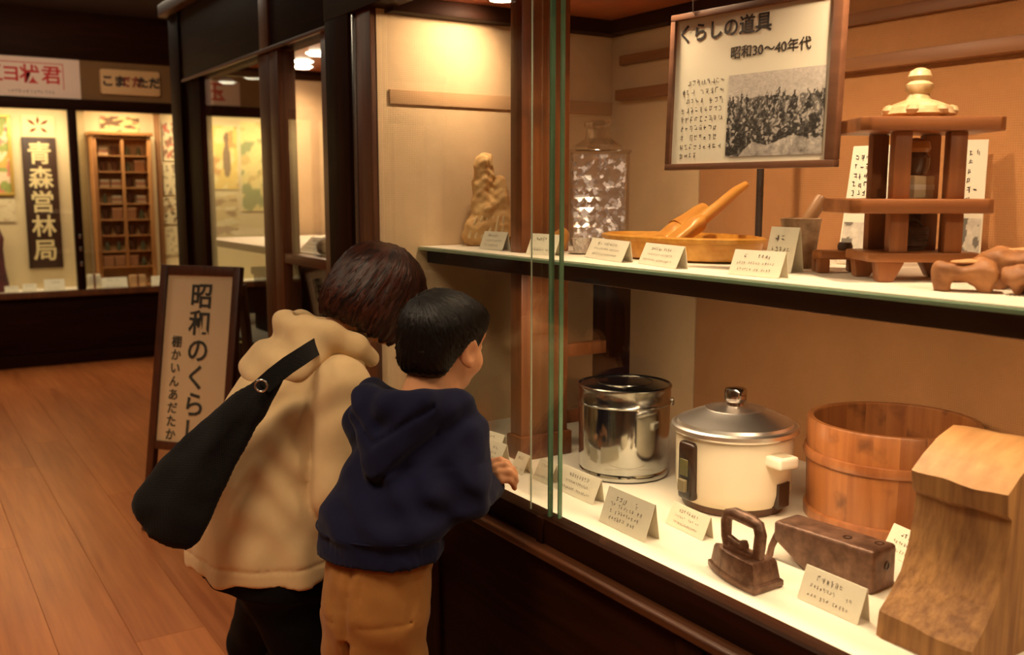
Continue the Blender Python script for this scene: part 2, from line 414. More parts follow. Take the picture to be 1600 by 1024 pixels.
box('stile', (CX - 0.01, 4.74, 0.70), (CX + 0.04, 5.0, 1.907), DARKV, cc, 0.003)
box('mullion', (CX - 0.015, 3.745, 0.70), (CX + 0.045, 3.86, 1.907), BROWN, cc, 0.003)
box('mullion', (CX - 0.015, 3.645, 0.70), (CX + 0.055, 3.741, 1.907), BROWN, cc, 0.003)
box('end_post', (CX - 0.02, 2.95, 0.0), (CX + 0.08, 3.2, 1.907), BROWN, cc, 0.003)
box('end_post', (CX - 0.01, CY0, 0.0), (CX + 0.08, 2.94, 1.907), DARKV, cc, 0.003)
box('ceiling_panel', (CX + 0.08, CY0, 2.01), (CB, CY1 - 0.08, 2.03), CEILW, cc, 0)
box('back_panel', (CB, CY0, 0.70), (CB + 0.02, CY1, 2.02), LINEN2, cc, 0)
box('divider_panel', (CX + 0.08, CY0, 0.70), (CB, CY0 + 0.03, 2.01), LINEN, cc, 0)
box('end_panel', (1.86, CY1 - 0.06, 0.72), (2.06, CY1 - 0.03, 1.965), LINEN, cc, 0)
box('end_stile', (1.80, CY1 - 0.08, 0.72), (1.86, CY1 - 0.01, 1.965), BROWN, cc, 0.003)
box('back_post', (2.06, CY1 - 0.10, 0.72), (CB, CY1 - 0.02, 1.965), DARKV, cc, 0.003)
box('rail', (CX - 0.012, 3.2, 1.098), (CX + 0.05, 3.645, 1.134), BROWNY, cc, 0.003)
box('shelf', (CX + 0.06, CY0 + 0.04, 1.105), (2.05, CY1 - 0.12, 1.134), BROWNY, cc, 0.003)
box('shelf_lining', (CX + 0.065, CY0 + 0.05, 1.134), (2.045, CY1 - 0.125, 1.137), LINING, cc, 0)
for y0, y1 in ((3.2, 3.645), (3.86, 4.74)):
    box('glass_pane', (CX + 0.004, y0, 0.70), (CX + 0.010, y1, 1.907), GLASS, cc, 0)
box('end_glass', (CX + 0.12, CY1 - 0.055, 0.72), (1.80, CY1 - 0.049, 1.965), GLASS, cc, 0)
box('pane_edge', (CX + 0.011, 3.93, 0.70), (CX + 0.018, 3.938, 1.907), GEDGE2, cc, 0)
for i, (x, y) in enumerate(((1.75, 4.42), (1.80, 4.73), (1.87, 4.92))):
    lathe('downlight', [(0.0, -0.012), (0.036, -0.012), (0.036, -0.006), (0.05, -0.004), (0.052, 0.0)], [LAMPE], cc, loc=tuple(Vector((x, y, 2.012)) - cc.location), n=24)

# ================================================================== MAIN CASE  (front plane X = 1.0, deck 0.77, shelf 1.2375)
mc = thing('glass_display_case', 'large dark wood display case with sliding glass in front of the visitors', 'display case', (1.35, 0.95, 0))
Y0, Y1, XB, ZD, ZS = -0.5, 2.40, 1.70, 0.77, 1.2375
box('base_panel', (0.975, Y0, 0.09), (XB, Y1, 0.708), DARK, mc, 0.003)
box('plinth', (0.995, Y0, 0.0), (XB, Y1, 0.09), DARK, mc, 0.003)
for y in (0.2, 1.02, 1.84):
    box('base_stile', (0.967, y - 0.03, 0.09), (0.976, y + 0.03, 0.70), DARKV, mc, 0.003)
box('ledge', (0.955, Y0, 0.708), (1.02, Y1, 0.724), wood('dark_ledge_wood', S(52, 26, 13), S(80, 44, 22), axis=1, fine=60, rough=.4), mc, 0.005, 3)
box('track_rail', (0.984, Y0, 0.722), (1.022, Y1, ZD + 0.001), DARK, mc, 0.003)
box('track_stop', (0.978, 1.425, 0.724), (0.986, 1.445, ZD + 0.003), DARKV, mc, 0.002)
box('deck', (1.0225, Y0, 0.71), (XB, 2.15, ZD), DECKW, mc, 0.001)
# shelf: wood board, glass plate with a green edge, white lining
box('shelf_board', (1.125, Y0, 1.196), (XB - 0.005, 2.148, 1.2275), DARK, mc, 0.003)
box('shelf_glass', (1.10, Y0, 1.2285), (XB - 0.005, 2.148, 1.2345), plain('shelf_plate_glass', S(120, 150, 122), rough=0.1, spec=0.6), mc, 0.001)
box('shelf_lining', (1.106, Y0, 1.2348), (XB - 0.006, 2.147, ZS), LINING, mc, 0)
# divider and back
box('divider_panel', (1.0, 2.15, 0.72), (XB, 2.18, 1.82), LINEN, mc, 0)
box('divider_reflected_bar', (1.03, 2.144, 1.578), (XB, 2.152, 1.612), fabric('reflected_bar_linen', S(190, 152, 112), scale=1400), mc, 0.002)  # raised darker linen strip drawn in for the reflection of a window bar
box('top_beam', (1.02, 2.10, 1.784), (XB, 2.149, 1.82), DARKX, mc, 0.003)
box('back_panel', (XB, 1.80, 0.72), (XB + 0.02, 2.16, 1.82), LINEN, mc, 0.002)
box('back_panel', (XB, Y0, 0.72), (XB + 0.02, 1.796, 1.82), LINEN2, mc, 0.002)
TANR = wood('tan_rail_wood', S(118, 76, 42), S(150, 100, 60), axis=1, fine=60)
box('back_rail', (XB - 0.028, Y0, 1.612), (XB, 2.1, 1.640), TANR, mc, 0.003)
box('back_rail', (XB - 0.016, Y0, 1.705), (XB, 2.1, 1.730), TANR, mc, 0.003)
box('back_beam', (XB - 0.045, Y0, 1.785), (XB, 2.1, 1.82), DARK, mc, 0.003)
box('top_panel', (1.0, Y0, 1.82), (XB, 2.18, 1.85), CEILW, mc, 0)
box('header', (0.97, Y0, 1.795), (1.035, Y1, ZC - 0.001), DARK, mc, 0.003)
box('end_panel', (1.0, Y0 - 0.03, 0), (XB, Y0, 1.85), DARKV, mc, 0.002)
# left end posts
box('end_post', (0.985, 2.152, 0.724), (1.04, 2.235, 1.795), BROWN, mc, 0.003)
box('metal_strip', (0.978, 2.235, 0.724), (0.990, 2.252, 1.795), METAL, mc, 0.003)
box('outer_post', (0.972, 2.254, 0.724), (1.30, 2.40, ZC - 0.003), DARKV, mc, 0.004)
# support frame between deck and shelf, carried on above the shelf
box('support_post', (1.165, 1.78, ZD), (1.292, 1.826, 1.196), SUPPORT, mc, 0.003)
box('support_post', (1.165, 1.78, ZS), (1.292, 1.826, 1.82), SUPPORT, mc, 0.003)
box('back_post', (1.415, 1.80, ZD), (1.492, 1.85, 1.196), DARKV, mc, 0.003)
box('support_rung', (1.292, 1.795, 0.992), (1.415, 1.82, 1.022), SUPPORT, mc, 0.003)
box('support_rung', (1.292, 1.795, 0.835), (1.415, 1.82, 0.862), SUPPORT, mc, 0.003)
box('foot_block', (1.158, 1.772, ZD), (1.30, 1.832, ZD + 0.055), SUPPORT, mc, 0.004)
# sliding panes, rear track on the left and front track on the right
gp = box('sliding_pane', (1.007, 1.415, ZD), (1.014, 2.152, 1.797), GLASS, mc, 0)
box('polished_edge', (1.0065, 1.412, ZD), (1.0145, 1.4155, 1.797), GEDGE, gp, 0)
gp2 = box('sliding_pane', (0.990, Y0, ZD + 0.001), (0.997, 1.487, 1.797), GLASS, mc, 0)
box('polished_edge', (0.9945, 1.487, ZD), (0.997, 1.4885, 1.797), GEDGE2, gp2, 0)
box('sliding_seal', (0.9975, 1.43, ZD), (1.0065, 1.4345, 1.797), GEDGE, mc, 0)
for i, (x, y, p) in enumerate(CASE_LAMPS):
    lathe('downlight', [(0.0, -0.013), (0.028, -0.013), (0.028, -0.006), (0.04, -0.004), (0.042, 0.0)], [LAMPE], mc, loc=tuple(Vector((x, y, 1.822)) - mc.location), n=24)
for y, ln in ((1.50, 0.4), (1.05, 0.5), (0.45, 0.5)):
    box('lamp_housing', (1.140, y - ln / 2 + .003, 1.1935), (1.190, y + ln / 2 - .003, 1.197), DECKW, mc, 0)
# ================================================================== PRINT AND LETTERING
def text_data(s, size, bold=0.0, vertical=False, gap=1.0, extrude=0.0006):
    """outline letters as mesh data in the x/z plane, facing -y, centred"""
    V, Fc = [], []; chars = list(s) if vertical else [s]; y = 0.0
    for i, ch in enumerate(chars):
        cu = bpy.data.curves.new('txt', 'FONT'); cu.body = ch; cu.size = size; cu.align_x = 'CENTER'; cu.align_y = 'CENTER'
        cu.offset = bold; cu.extrude = extrude; cu.resolution_u = 3
        ob = bpy.data.objects.new('txt', cu); COL.objects.link(ob)
        dg = bpy.context.evaluated_depsgraph_get(); me = bpy.data.meshes.new_from_object(ob.evaluated_get(dg))
        b = len(V); zz = -i * size * gap + (len(chars) - 1) * size * gap / 2 if vertical else 0.0
        for v in me.vertices: V.append((v.co.x, -v.co.z, v.co.y + zz))
        for p in me.polygons: Fc.append(tuple(b + k for k in p.vertices))
        bpy.data.meshes.remove(me); bpy.data.objects.remove(ob); bpy.data.curves.remove(cu)
    return V, Fc

def scribble_data(x0, x1, z, h, seed, dens=1.0, y=-0.0004):
    """a line of small illegible pen marks (the photograph's text cannot be read): short strokes grouped like characters"""
    rnd = random.Random(seed); V, Fc = [], []; x = x0; cw = h * 0.95
    def stroke(xa, za, xb, zb, wd):
        d = Vector((xb - xa, 0, zb - za)); 
        if d.length < 1e-6: return
        n = Vector((-d.z, 0, d.x)).normalized() * wd; b = len(V)
        for p in (Vector((xa, y, za)) - n, Vector((xb, y, zb)) - n, Vector((xb, y, zb)) + n, Vector((xa, y, za)) + n): V.append(tuple(p))
        Fc.append((b, b + 1, b + 2, b + 3))
    while x + cw <= x1:
        if rnd.random() < 0.9 * dens:
            for _ in range(rnd.choice((3, 4, 4, 5))):
                if rnd.random() < 0.55:
                    zz = z + h * rnd.uniform(-0.45, 0.45); a = x + cw * rnd.uniform(0.0, 0.3); stroke(a, zz, a + cw * rnd.uniform(0.35, 0.6), zz + h * rnd.uniform(-0.1, 0.12), h * 0.055)
                else:
                    a = x + cw * rnd.uniform(0.1, 0.8); zz = z + h * rnd.uniform(0.1, 0.5); stroke(a, zz, a + cw * rnd.uniform(-0.15, 0.15), zz - h * rnd.uniform(0.4, 0.9), h * 0.055)
        x += cw * 1.12
    return V, Fc

def place(data, M4):
    V, Fc = data; return [tuple(M4 @ Vector(v)) for v in V], Fc

def merge(parts):
    V, Fc = [], []
    for v, f in parts:
        b = len(V); V += v; Fc += [tuple(b + k for k in q) for q in f]
    return V, Fc

def frame3(o, ex, ez):
    """matrix with x along ex, z along ez (made square), y into the board"""
    ex = Vector(ex).normalized(); ez = Vector(ez); ez = (ez - ex * ez.dot(ex)).normalized(); ey = ez.cross(ex)
    return Matrix(((ex.x, ey.x, ez.x, o[0]), (ex.y, ey.y, ez.y, o[1]), (ex.z, ey.z, ez.z, o[2]), (0, 0, 0, 1)))

def printed(name, wd, ht, fn, nx, nz, mat, parent=None, mtx=None, y=-0.001):
    """flat print: colour per vertex of a fine grid"""
    V, Fc, C = [], [], []
    for j in range(nz + 1):
        for i in range(nx + 1):
            u, v = i / nx, j / nz; p = Vector(((u - 0.5) * wd, y, (v - 0.5) * ht)); V.append(tuple(mtx @ p) if mtx else tuple(p)); C.append(fn(u, v))
    for j in range(nz):
        for i in range(nx):
            a = j * (nx + 1) + i; Fc.append((a, a + 1, a + nx + 2, a + nx + 1))
    o = mesh_obj(name, V, Fc, mat, parent)
    ca = o.data.color_attributes.new('print', 'FLOAT_COLOR', 'POINT')
    ca.data.foreach_set('color', np.array([list(c[:3]) + [1.0] for c in C], dtype=np.float32).ravel())
    return o
PRINT = attr_print('flat_print')

def nz2(u, v, s, seed=0.0): return mnoise.noise(Vector((u * s, v * s, seed)))

# ------------------------------------------------------------------ folded label cards
def card(label, bl, br, h, lean=22, group='label cards in the case', lines=3, seed=0, head=True, name='label_card', surf=None, ink=INKF):
    """tent card standing on its surface: front face from bl to br, leaning back, with a back flap"""
    bl = Vector(bl); br = Vector(br); ex = (br - bl); wd = ex.length; ex.normalize()
    mid = (bl + br) / 2; z = mid.z
    rz = math.atan2(ex.y, ex.x)
    t = thing(name, label, 'card', (mid.x, mid.y, z + 0.0003), rz, group)
    a = R_(lean); hy, hz = h * math.sin(a), h * math.cos(a); th = 0.0009; hw = wd / 2
    fy = hy + h * 0.14
    def sheet(p, q):   # thin folded strip
        n = Vector((0, q[1] - p[1], -(q[0] - p[0]))); n = Vector((0, -(q[1] - p[1]), (q[0] - p[0]))).normalized() * th
        V = []
        for x in (-hw, hw):
            for (yy, zz) in (p, q):
                V.append((x, yy, zz)); V.append((x, yy + n.y, zz + n.z))
        return V, [(0, 2, 6, 4), (1, 5, 7, 3), (0, 1, 3, 2), (4, 6, 7, 5), (0, 4, 5, 1), (2, 3, 7, 6)]
    mesh_obj('front_face', *sheet((0, 0.0), (hy, hz)), PAPER, t)
    mesh_obj('back_flap', *sheet((hy, hz), (fy, 0.0)), PAPER, t)
    m = frame3((0, hy / 2, hz / 2), (1, 0, 0), (0, hy, hz)); off = Matrix.Translation((0, -0.0012, 0)); parts = []
    n = lines
    for k in range(n):
        zc = h * (0.26 - 0.52 * k / max(1, n - 1)) if n > 1 else 0
        hh = h * (0.15 if (k == 0 and head) else 0.105)
        wl = hw * (0.55 if (k == 0 and head) else random.Random(seed + k).uniform(0.62, 0.82))
        parts.append(place(scribble_data(-wl, wl, zc, hh, seed * 7 + k), m @ off))
    V, Fc = merge(parts); mesh_obj('lettering', V, Fc, ink, t)
    return t

def P2(px, py, z=ZD): return tuple(on(px, py, 2, z))
deck_cards = [
    ('cream card with handwriting nearest the glass edge of the left pane', (936, 815), (1007, 849), .068, 20, 4),
    ('small cream card in front of the white rice cooker', (1040, 818), (1098, 846), .043, 24, 3),
    ('cream card in front of the chrome canister', (868, 764), (926, 790), .052, 24, 3),
    ('cream card seen through the overlap of the glass panes', (832, 748), (857, 759), .046, 28, 2),
    ('cream card in front of the dark iron block', (1246, 935), (1340, 978), .052, 20, 3),
    ('cream card between the bucket and the carved wooden block', (1377, 862), (1452, 899), .052, 28, 3),
    ('tallest cream card right behind the boy hand', (738, 722), (774, 737), .062, 30, 4),
    ('cream card half hidden under the tallest card by the boy hand', (744, 702), (778, 713), .05, 26, 3),
    ('small cream card just beyond the boy fingertips', (798, 736), (816, 744), .045, 26, 2)]
for i, (lb, a, b, h, ln, nl) in enumerate(deck_cards): card(lb, P2(*a), P2(*b), h, ln, 'label cards on the lower deck', nl, 11 + i)
shelf_cards = [
    ('cream card in front of the rough stone carving', (749, 389), (785, 392), .044, 22, 3),
    ('cream card on the shelf seen behind the pane overlap', (822, 397), (866, 401), .047, 22, 2),
    ('cream card in front of the cut glass jar', (914, 402), (971, 411), .043, 24, 3),
    ('cream card in front of the yellow wooden tray', (997, 412), (1056, 421), .042, 24, 3),
    ('larger cream card at the shelf edge before the mortar', (1138, 429), (1217, 436), .043, 22, 3),
    ('upright cream card directly beside the stone mortar', (1192, 423), (1236, 427), .076, 14, 3)]
for i, (lb, a, b, h, ln, nl) in enumerate(shelf_cards): card(lb, P2(*a, ZS), P2(*b, ZS), h, ln, 'label cards on the upper shelf', nl, 41 + i)
card('open white card on the shelf of the corner case', (1.385, 3.74, 1.137), (1.385, 3.55, 1.137), .075, 45, None, 3, 77)

# ------------------------------------------------------------------ poster on a stand
ps = at(1040, 265, 1.75); pe = at(1304, 262.5, 1.485)
_pd = Vector(pe - ps); _pd.z = 0
PWD = _pd.length; _mid = (Vector(ps) + Vector(pe)) / 2; PHT = 0.270
pst = thing('hanging_poster', 'framed cream poster with an old photograph hung inside the case', 'poster', (_mid.x, _mid.y, _mid.z), math.atan2(_pd.y, _pd.x))
pz0 = 0.0
FRW = wood('poster_frame_wood', S(96, 62, 44), S(126, 84, 60), axis=0, fine=60, rough=0.4)
tilt = Matrix.Rotation(R_(-2.0), 4, 'X')
hw = PWD / 2; fb = 0.011
def tiltpart(o, piv=(0, 0, pz0)):
    o.data.transform(Matrix.Translation(piv) @ tilt @ Matrix.Translation(-Vector(piv))); return o
tiltpart(boxl('board', (-hw + .004, 0.002, pz0 + .004), (hw - .004, 0.008, pz0 + PHT - .004), plain('poster_paper', S(244, 236, 214), rough=0.55, var=0.03, scale=5), pst, 0))
for nm, lo, hi in (('frame_rail', (-hw, -0.004, pz0), (hw, 0.012, pz0 + fb)), ('frame_rail', (-hw, -0.004, pz0 + PHT - fb), (hw, 0.012, pz0 + PHT)),
                   ('frame_stile', (-hw, -0.004, pz0 + fb), (-hw + fb, 0.012, pz0 + PHT - fb)), ('frame_stile', (hw - fb * 1.6, -0.004, pz0 + fb), (hw, 0.012, pz0 + PHT - fb))):
    tiltpart(boxl(nm, lo, hi, FRW, pst, 0.0015))
for s in (-1, 1):
    tube('hanging_wire', [(s * hw * 0.7, 0.004, PHT - 0.002), (s * hw * 0.7, 0.004, 1.82 - _mid.z)], 0.0012, METAL, pst, 6)
def ptext(name, s, u, v, size, bold, mat=INK):
    V, Fc = text_data(s, size, bold); x = -hw + u * PWD; z = pz0 + v * PHT
    o = mesh_obj(name, [(a + x, b + 0.0018, c + z) for a, b, c in V], Fc, mat, pst); return tiltpart(o)
ptext('title', 'くらしの道具', 0.33, 0.862, 0.033, 0.00045)
ptext('subtitle', '昭和30〜40年代', 0.61, 0.705, 0.0225, 0.0)
par = []
for k in range(9):
    x0 = -hw + (0.085 if k else 0.12) * PWD; x1 = -hw + (0.36 if k < 8 else 0.22) * PWD
    par.append(scribble_data(x0, x1, pz0 + (0.555 - k * 0.058) * PHT, 0.0098, 300 + k, y=0.0015))
V, Fc = merge(par); tiltpart(mesh_obj('body_text', V, Fc, INKF, pst))
_rg = np.random.default_rng(12); NP_ = 130
def vnoise(n, ny=None):
    ny = ny or n; g = _rg.random((ny + 1, n + 1)); y, x = np.linspace(0, ny - 1e-6, NP_ + 1), np.linspace(0, n - 1e-6, NP_ + 1); yi, xi = y.astype(int), x.astype(int); fy, fx = (y - yi)[:, None], (x - xi)[None]
    return (g[yi][:, xi] * (1 - fy) + g[yi + 1][:, xi] * fy) * (1 - fx) + (g[yi][:, xi + 1] * (1 - fy) + g[yi + 1][:, xi + 1] * fy) * fx - .5
_V, _U = np.meshgrid(np.linspace(0, 1, NP_ + 1), np.linspace(0, 1, NP_ + 1), indexing='ij')
_U2, _V2 = _U + .03 * vnoise(34), _V + .03 * vnoise(30)
_g = .60 + .14 * vnoise(6) + .08 * vnoise(60)
_g = np.where(_V2 < .70 + .10 * vnoise(14, 2), .12 + .25 * np.abs(vnoise(22)), _g)
for _ in range(520):                                   # standing figures, far ones first
    cy = .72 - .68 * (_ / 520) ** 1.0 + _rg.uniform(-.03, .03); cx = _rg.uniform(-.02, 1.02); sc = (.020 + .040 * (.75 - cy)) * _rg.uniform(.7, 1.3); q = _rg.random(); ln = _rg.uniform(-.4, .4)
    dy = (_V2 - cy) / (sc * 2.3); dx = (_U2 - cx) / sc - ln * dy
    body = (dx * 2.1) ** 2 + ((dy + .15) * 1.25) ** 2 < 1; hd_ = (dx * 3.6) ** 2 + ((dy - .80) * 5.0) ** 2 < 1
    _g = np.where(body, (.012 + .04 * q) if q < .74 else (.16 if q < .90 else .46), _g); _g = np.where(hd_, .45 if q > .5 else .04, _g)
_low = _V2 < .11 + .26 * vnoise(7, 2) + .16 * (_U - .5)
_g = np.where(_low, _g * .35 + .36 + .40 * vnoise(20), _g)
_g = np.clip(_g + .16 * vnoise(75) + .10 * vnoise(40), .012, .8)
def crowd(u, v):
    g = float(_g[int(round(v * NP_)), int(round(u * NP_))]); return (g, g * .90, g * .81)
phm = Matrix.Translation((-hw + 0.655 * PWD, 0.002, pz0 + 0.325 * PHT))
tiltpart(printed('photo_print', 0.545 * PWD, 0.50 * PHT, crowd, 130, 130, PRINT, pst, phm))

# ------------------------------------------------------------------ standing sign
sL = Vector((0.795, 4.035, 0)); sdir = Vector((-0.616, 0.788, 0)).normalized(); SWD, SHT = 0.385, 1.09
s_c = sL - sdir * (SWD / 2)
sg = thing('standing_sign', 'wooden floor sign with vertical lettering in front of the corner case', 'sign', (s_c.x, s_c.y, 0), math.atan2(-sdir.y, -sdir.x))
SIGNW = wood('sign_frame_wood', S(62, 32, 17), S(92, 50, 27), axis=2, fine=60, rough=0.4)
SBACK = Matrix.Rotation(R_(-10.5), 4, 'X')     # leans back a little
def lean(o): o.data.transform(SBACK); return o
hw = SWD / 2
for s in (-1, 1):
    lean(boxl('front_leg', (s * hw - (0.034 if s > 0 else 0), -0.015, 0.0), (s * hw + (0 if s > 0 else 0.034), 0.015, SHT), SIGNW, sg, 0.004))
lean(boxl('top_rail', (-hw + .034, -0.013, SHT - 0.04), (hw - .034, 0.013, SHT), SIGNW, sg, 0.003))
lean(boxl('bottom_rail', (-hw + .034, -0.013, 0.335), (hw - .034, 0.013, 0.37), SIGNW, sg, 0.003))
lean(boxl('panel', (-hw + .03, -0.004, 0.365), (hw - .03, 0.006, SHT - 0.036), plain('sign_panel_paper', S(226, 200, 156), rough=0.65, var=0.05, scale=6), sg, 0.001))
for s in (-1, 1):
    ln_ = Vector((s * (hw - .02), 0.32, 0.0)); tp = Vector((s * (hw - .02), 0.215, SHT - 0.09))
    boxc('back_leg', [ln_ + Vector((-.014, -.018, 0)), ln_ + Vector((.014, -.018, 0)), ln_ + Vector((.014, .018, 0)), ln_ + Vector((-.014, .018, 0)),
                      tp + Vector((-.014, -.018, 0)), tp + Vector((.014, -.018, 0)), tp + Vector((.014, .018, 0)), tp + Vector((-.014, .018, 0))], SIGNW, sg, 0.002)
SINK = plain('sign_ink', S(52, 52, 42), rough=0.7)
V, Fc = text_data('昭和のくらし', 0.108, 0.0019, True, 1.02)
lean(mesh_obj('main_lettering', [(a + 0.012, b - 0.0055, c + 0.685) for a, b, c in V], Fc, SINK, sg))
V, Fc = text_data('棚かいんあだたか', 0.050, 0.0006, True, 1.08)
lean(mesh_obj('side_lettering', [(a - 0.092, b - 0.0055, c + 0.585) for a, b, c in V], Fc, SINK, sg))
# ================================================================== IMPLICIT SURFACES (bodies, cloth, carved and rough things)
class G:
    """sampling grid: coordinates as float32 arrays"""
    def __init__(s, lo, hi, h):
        s.lo = np.array(lo, float); s.h = h; s.n = np.maximum(3, np.ceil((np.array(hi) - s.lo) / h).astype(int) + 1)
        ax = [(s.lo[i] + h * np.arange(s.n[i])).astype(np.float32) for i in range(3)]
        s.P = np.meshgrid(*ax, indexing='ij')

def rcone(P, a, b, r1, r2):
    a = np.asarray(a, np.float32); ab = np.asarray(b, np.float32) - a; L = float(ab @ ab) + 1e-9
    x, y, z = P[0] - a[0], P[1] - a[1], P[2] - a[2]
    t = np.clip((x * ab[0] + y * ab[1] + z * ab[2]) / L, 0, 1)
    return np.sqrt((x - t * ab[0]) ** 2 + (y - t * ab[1]) ** 2 + (z - t * ab[2]) ** 2) - (r1 + (r2 - r1) * t)

def local(P, c, rot=None):
    x, y, z = P[0] - c[0], P[1] - c[1], P[2] - c[2]
    if rot is None: return x, y, z
    m = rot if isinstance(rot, np.ndarray) else np.array(rot)
    return tuple(m[i, 0] * x + m[i, 1] * y + m[i, 2] * z for i in range(3))     # rows = local axes

def euler(rx=0, ry=0, rz=0):
    from mathutils import Euler
    return np.array(Euler((R_(rx), R_(ry), R_(rz))).to_matrix()).T.astype(np.float32)

def ell(P, c, r, rot=None):
    x, y, z = local(P, c, rot); r = [float(q) for q in r]
    k0 = np.sqrt((x / r[0]) ** 2 + (y / r[1]) ** 2 + (z / r[2]) ** 2); k1 = np.sqrt((x / r[0] ** 2) ** 2 + (y / r[1] ** 2) ** 2 + (z / r[2] ** 2) ** 2)
    return k0 * (k0 - 1) / np.maximum(k1, 1e-5)

def rbox(P, c, s, rot=None, r=0.0):
    x, y, z = local(P, c, rot); qx, qy, qz = np.abs(x) - (s[0] - r), np.abs(y) - (s[1] - r), np.abs(z) - (s[2] - r)
    return np.sqrt(np.maximum(qx, 0) ** 2 + np.maximum(qy, 0) ** 2 + np.maximum(qz, 0) ** 2) + np.minimum(np.maximum(qx, np.maximum(qy, qz)), 0) - r

def smin(a, b, k):
    h = np.clip(0.5 + 0.5 * (b - a) / k, 0, 1); return b + (a - b) * h - k * h * (1 - h)
def smax(a, b, k): return -smin(-a, -b, k)
def union(k, *ds):
    d = ds[0]
    for e in ds[1:]: d = smin(d, e, k)
    return d
def wob(P, s, seed=0.0):
    """cheap smooth noise, about -1..1"""
    x, y, z = P[0] * s, P[1] * s, P[2] * s
    return (np.sin(x * 1.7 + 2.1 * np.sin(y * 1.3 + seed) + seed) + np.sin(y * 2.3 + 1.7 * np.sin(z * 1.1 - seed * 2) + 1.3) + np.sin(z * 1.9 + 2.3 * np.sin(x * 0.9 + seed * 3) + 4.1)) / 3

def polyline(P, pts, rad, k=0.0):
    d = None
    for i in range(len(pts) - 1):
        e = rcone(P, pts[i], pts[i + 1], rad[i], rad[i + 1]); d = e if d is None else (smin(d, e, k) if k else np.minimum(d, e))
    return d

def nets(g, D):
    """naive surface nets"""
    n = g.n; s = D < 0; D = D.astype(np.float32)
    cn = tuple(n - 1); acc = np.zeros(cn + (3,), np.float32); cnt = np.zeros(cn, np.float32)
    def sl(arr, o): return arr[o[0]:o[0] + cn[0], o[1]:o[1] + cn[1], o[2]:o[2] + cn[2]]
    corners = [(i, j, k) for i in (0, 1) for j in (0, 1) for k in (0, 1)]
    for a in corners:
        for ax in range(3):
            if a[ax]: continue
            b = list(a); b[ax] = 1
            da, db = sl(D, a), sl(D, b); m = (da < 0) != (db < 0)
            t = np.where(m, da / np.where(m, da - db, 1), 0)
            for q in range(3): acc[..., q] += m * (a[q] + (t if q == ax else 0))
            cnt += m
    act = cnt > 0; idx = -np.ones(cn, np.int64); idx[act] = np.arange(act.sum())
    ijk = np.argwhere(act).astype(np.float32); V = (ijk + acc[act] / cnt[act][:, None]) * g.h + g.lo
    Fc = []
    for ax in range(3):
        u, v = [(1, 2), (2, 0), (0, 1)][ax]
        a = s; sh = [slice(None)] * 3; sh2 = [slice(None)] * 3; sh[ax] = slice(0, -1); sh2[ax] = slice(1, None)
        m = a[tuple(sh)] != a[tuple(sh2)]
        e = np.argwhere(m)
        e = e[(e[:, u] > 0) & (e[:, v] > 0) & (e[:, u] < n[u] - 1) & (e[:, v] < n[v] - 1)]
        if len(e) == 0: continue
        def cell(du, dv):
            c = e.copy(); c[:, u] -= du; c[:, v] -= dv; return idx[c[:, 0], c[:, 1], c[:, 2]]
        q = np.stack([cell(1, 1), cell(0, 1), cell(0, 0), cell(1, 0)], 1)
        neg = s[e[:, 0], e[:, 1], e[:, 2]]
        q[~neg] = q[~neg][:, ::-1]
        Fc.append(q)
    return V, np.concatenate(Fc)

def np_mesh(name, V, Fc):
    me = bpy.data.meshes.new(name); k = Fc.shape[1]
    me.vertices.add(len(V)); me.vertices.foreach_set('co', np.asarray(V, np.float32).ravel())
    me.loops.add(Fc.size); me.loops.foreach_set('vertex_index', Fc.astype(np.int32).ravel())
    me.polygons.add(len(Fc)); me.polygons.foreach_set('loop_start', np.arange(0, Fc.size, k, dtype=np.int32))
    me.update(calc_edges=True); me.validate(); return me

def implicit(name, fn, lo, hi, h, mat, parent=None, relax=1, loc=None):
    g = G(lo, hi, h); V, Fc = nets(g, fn(g.P)); ok = (Fc >= 0).all(1); Fc = Fc[ok]
    for _ in range(relax):          # gentle smoothing
        S_ = np.zeros_like(V); C = np.zeros(len(V), np.float32)
        for a in range(4):
            np.add.at(S_, Fc[:, a], V[Fc[:, (a + 1) % 4]]); np.add.at(C, Fc[:, a], 1)
        V = np.where(C[:, None] > 0, 0.5 * V + 0.5 * S_ / np.maximum(C, 1)[:, None], V)
    o = finish(name, np_mesh(name, V, Fc), mat, parent, 180, loc); return o

# ================================================================== THINGS ON THE LOWER DECK
def wear(name, c1, c2, metal, rough, scale=12, bump=0.1):
    m = plain(name, c1, rough=rough, metal=metal, c2=c2, scale=scale, bump=bump); return m
VF = Vector((0.545, 0.838, 0)); VR = Vector((0.838, -0.545, 0))      # away from and across the photograph's view, on the ground
RZV = math.atan2(VR.y, VR.x)

# --- chrome canister
CHROME = plain('worn_chrome', (0.62, 0.62, 0.60, 1), rough=0.12, metal=1.0, c2=(0.42, 0.43, 0.40, 1), scale=9, bump=0.02)
CHROMED = plain('dull_chrome_lid', (0.46, 0.44, 0.40, 1), rough=0.2, metal=1.0, c2=(0.25, 0.24, 0.21, 1), scale=14, bump=0.03)
tn = thing('chrome_canister', 'round chrome canister with a flat lid left of the rice cooker', 'canister', (1.305, 1.591, ZD + .0005), RZV); tn.scale = (1, 1, 1.06)
lathe('body', [(0, 0.0), (0.092, 0.0), (0.096, 0.003), (0.0965, 0.012), (0.0945, 0.016), (0.0965, 0.022), (0.0975, 0.145), (0.0955, 0.150)], CHROME, tn, n=72)
lid = lathe('lid', [(0.0955, 0.147), (0.0995, 0.147), (0.1005, 0.150), (0.0985, 0.153), (0.0985, 0.176), (0.1005, 0.179), (0.1005, 0.183), (0.0975, 0.185), (0.094, 0.1825), (0.06, 0.188), (0.0, 0.190)], CHROMED, tn, n=72)
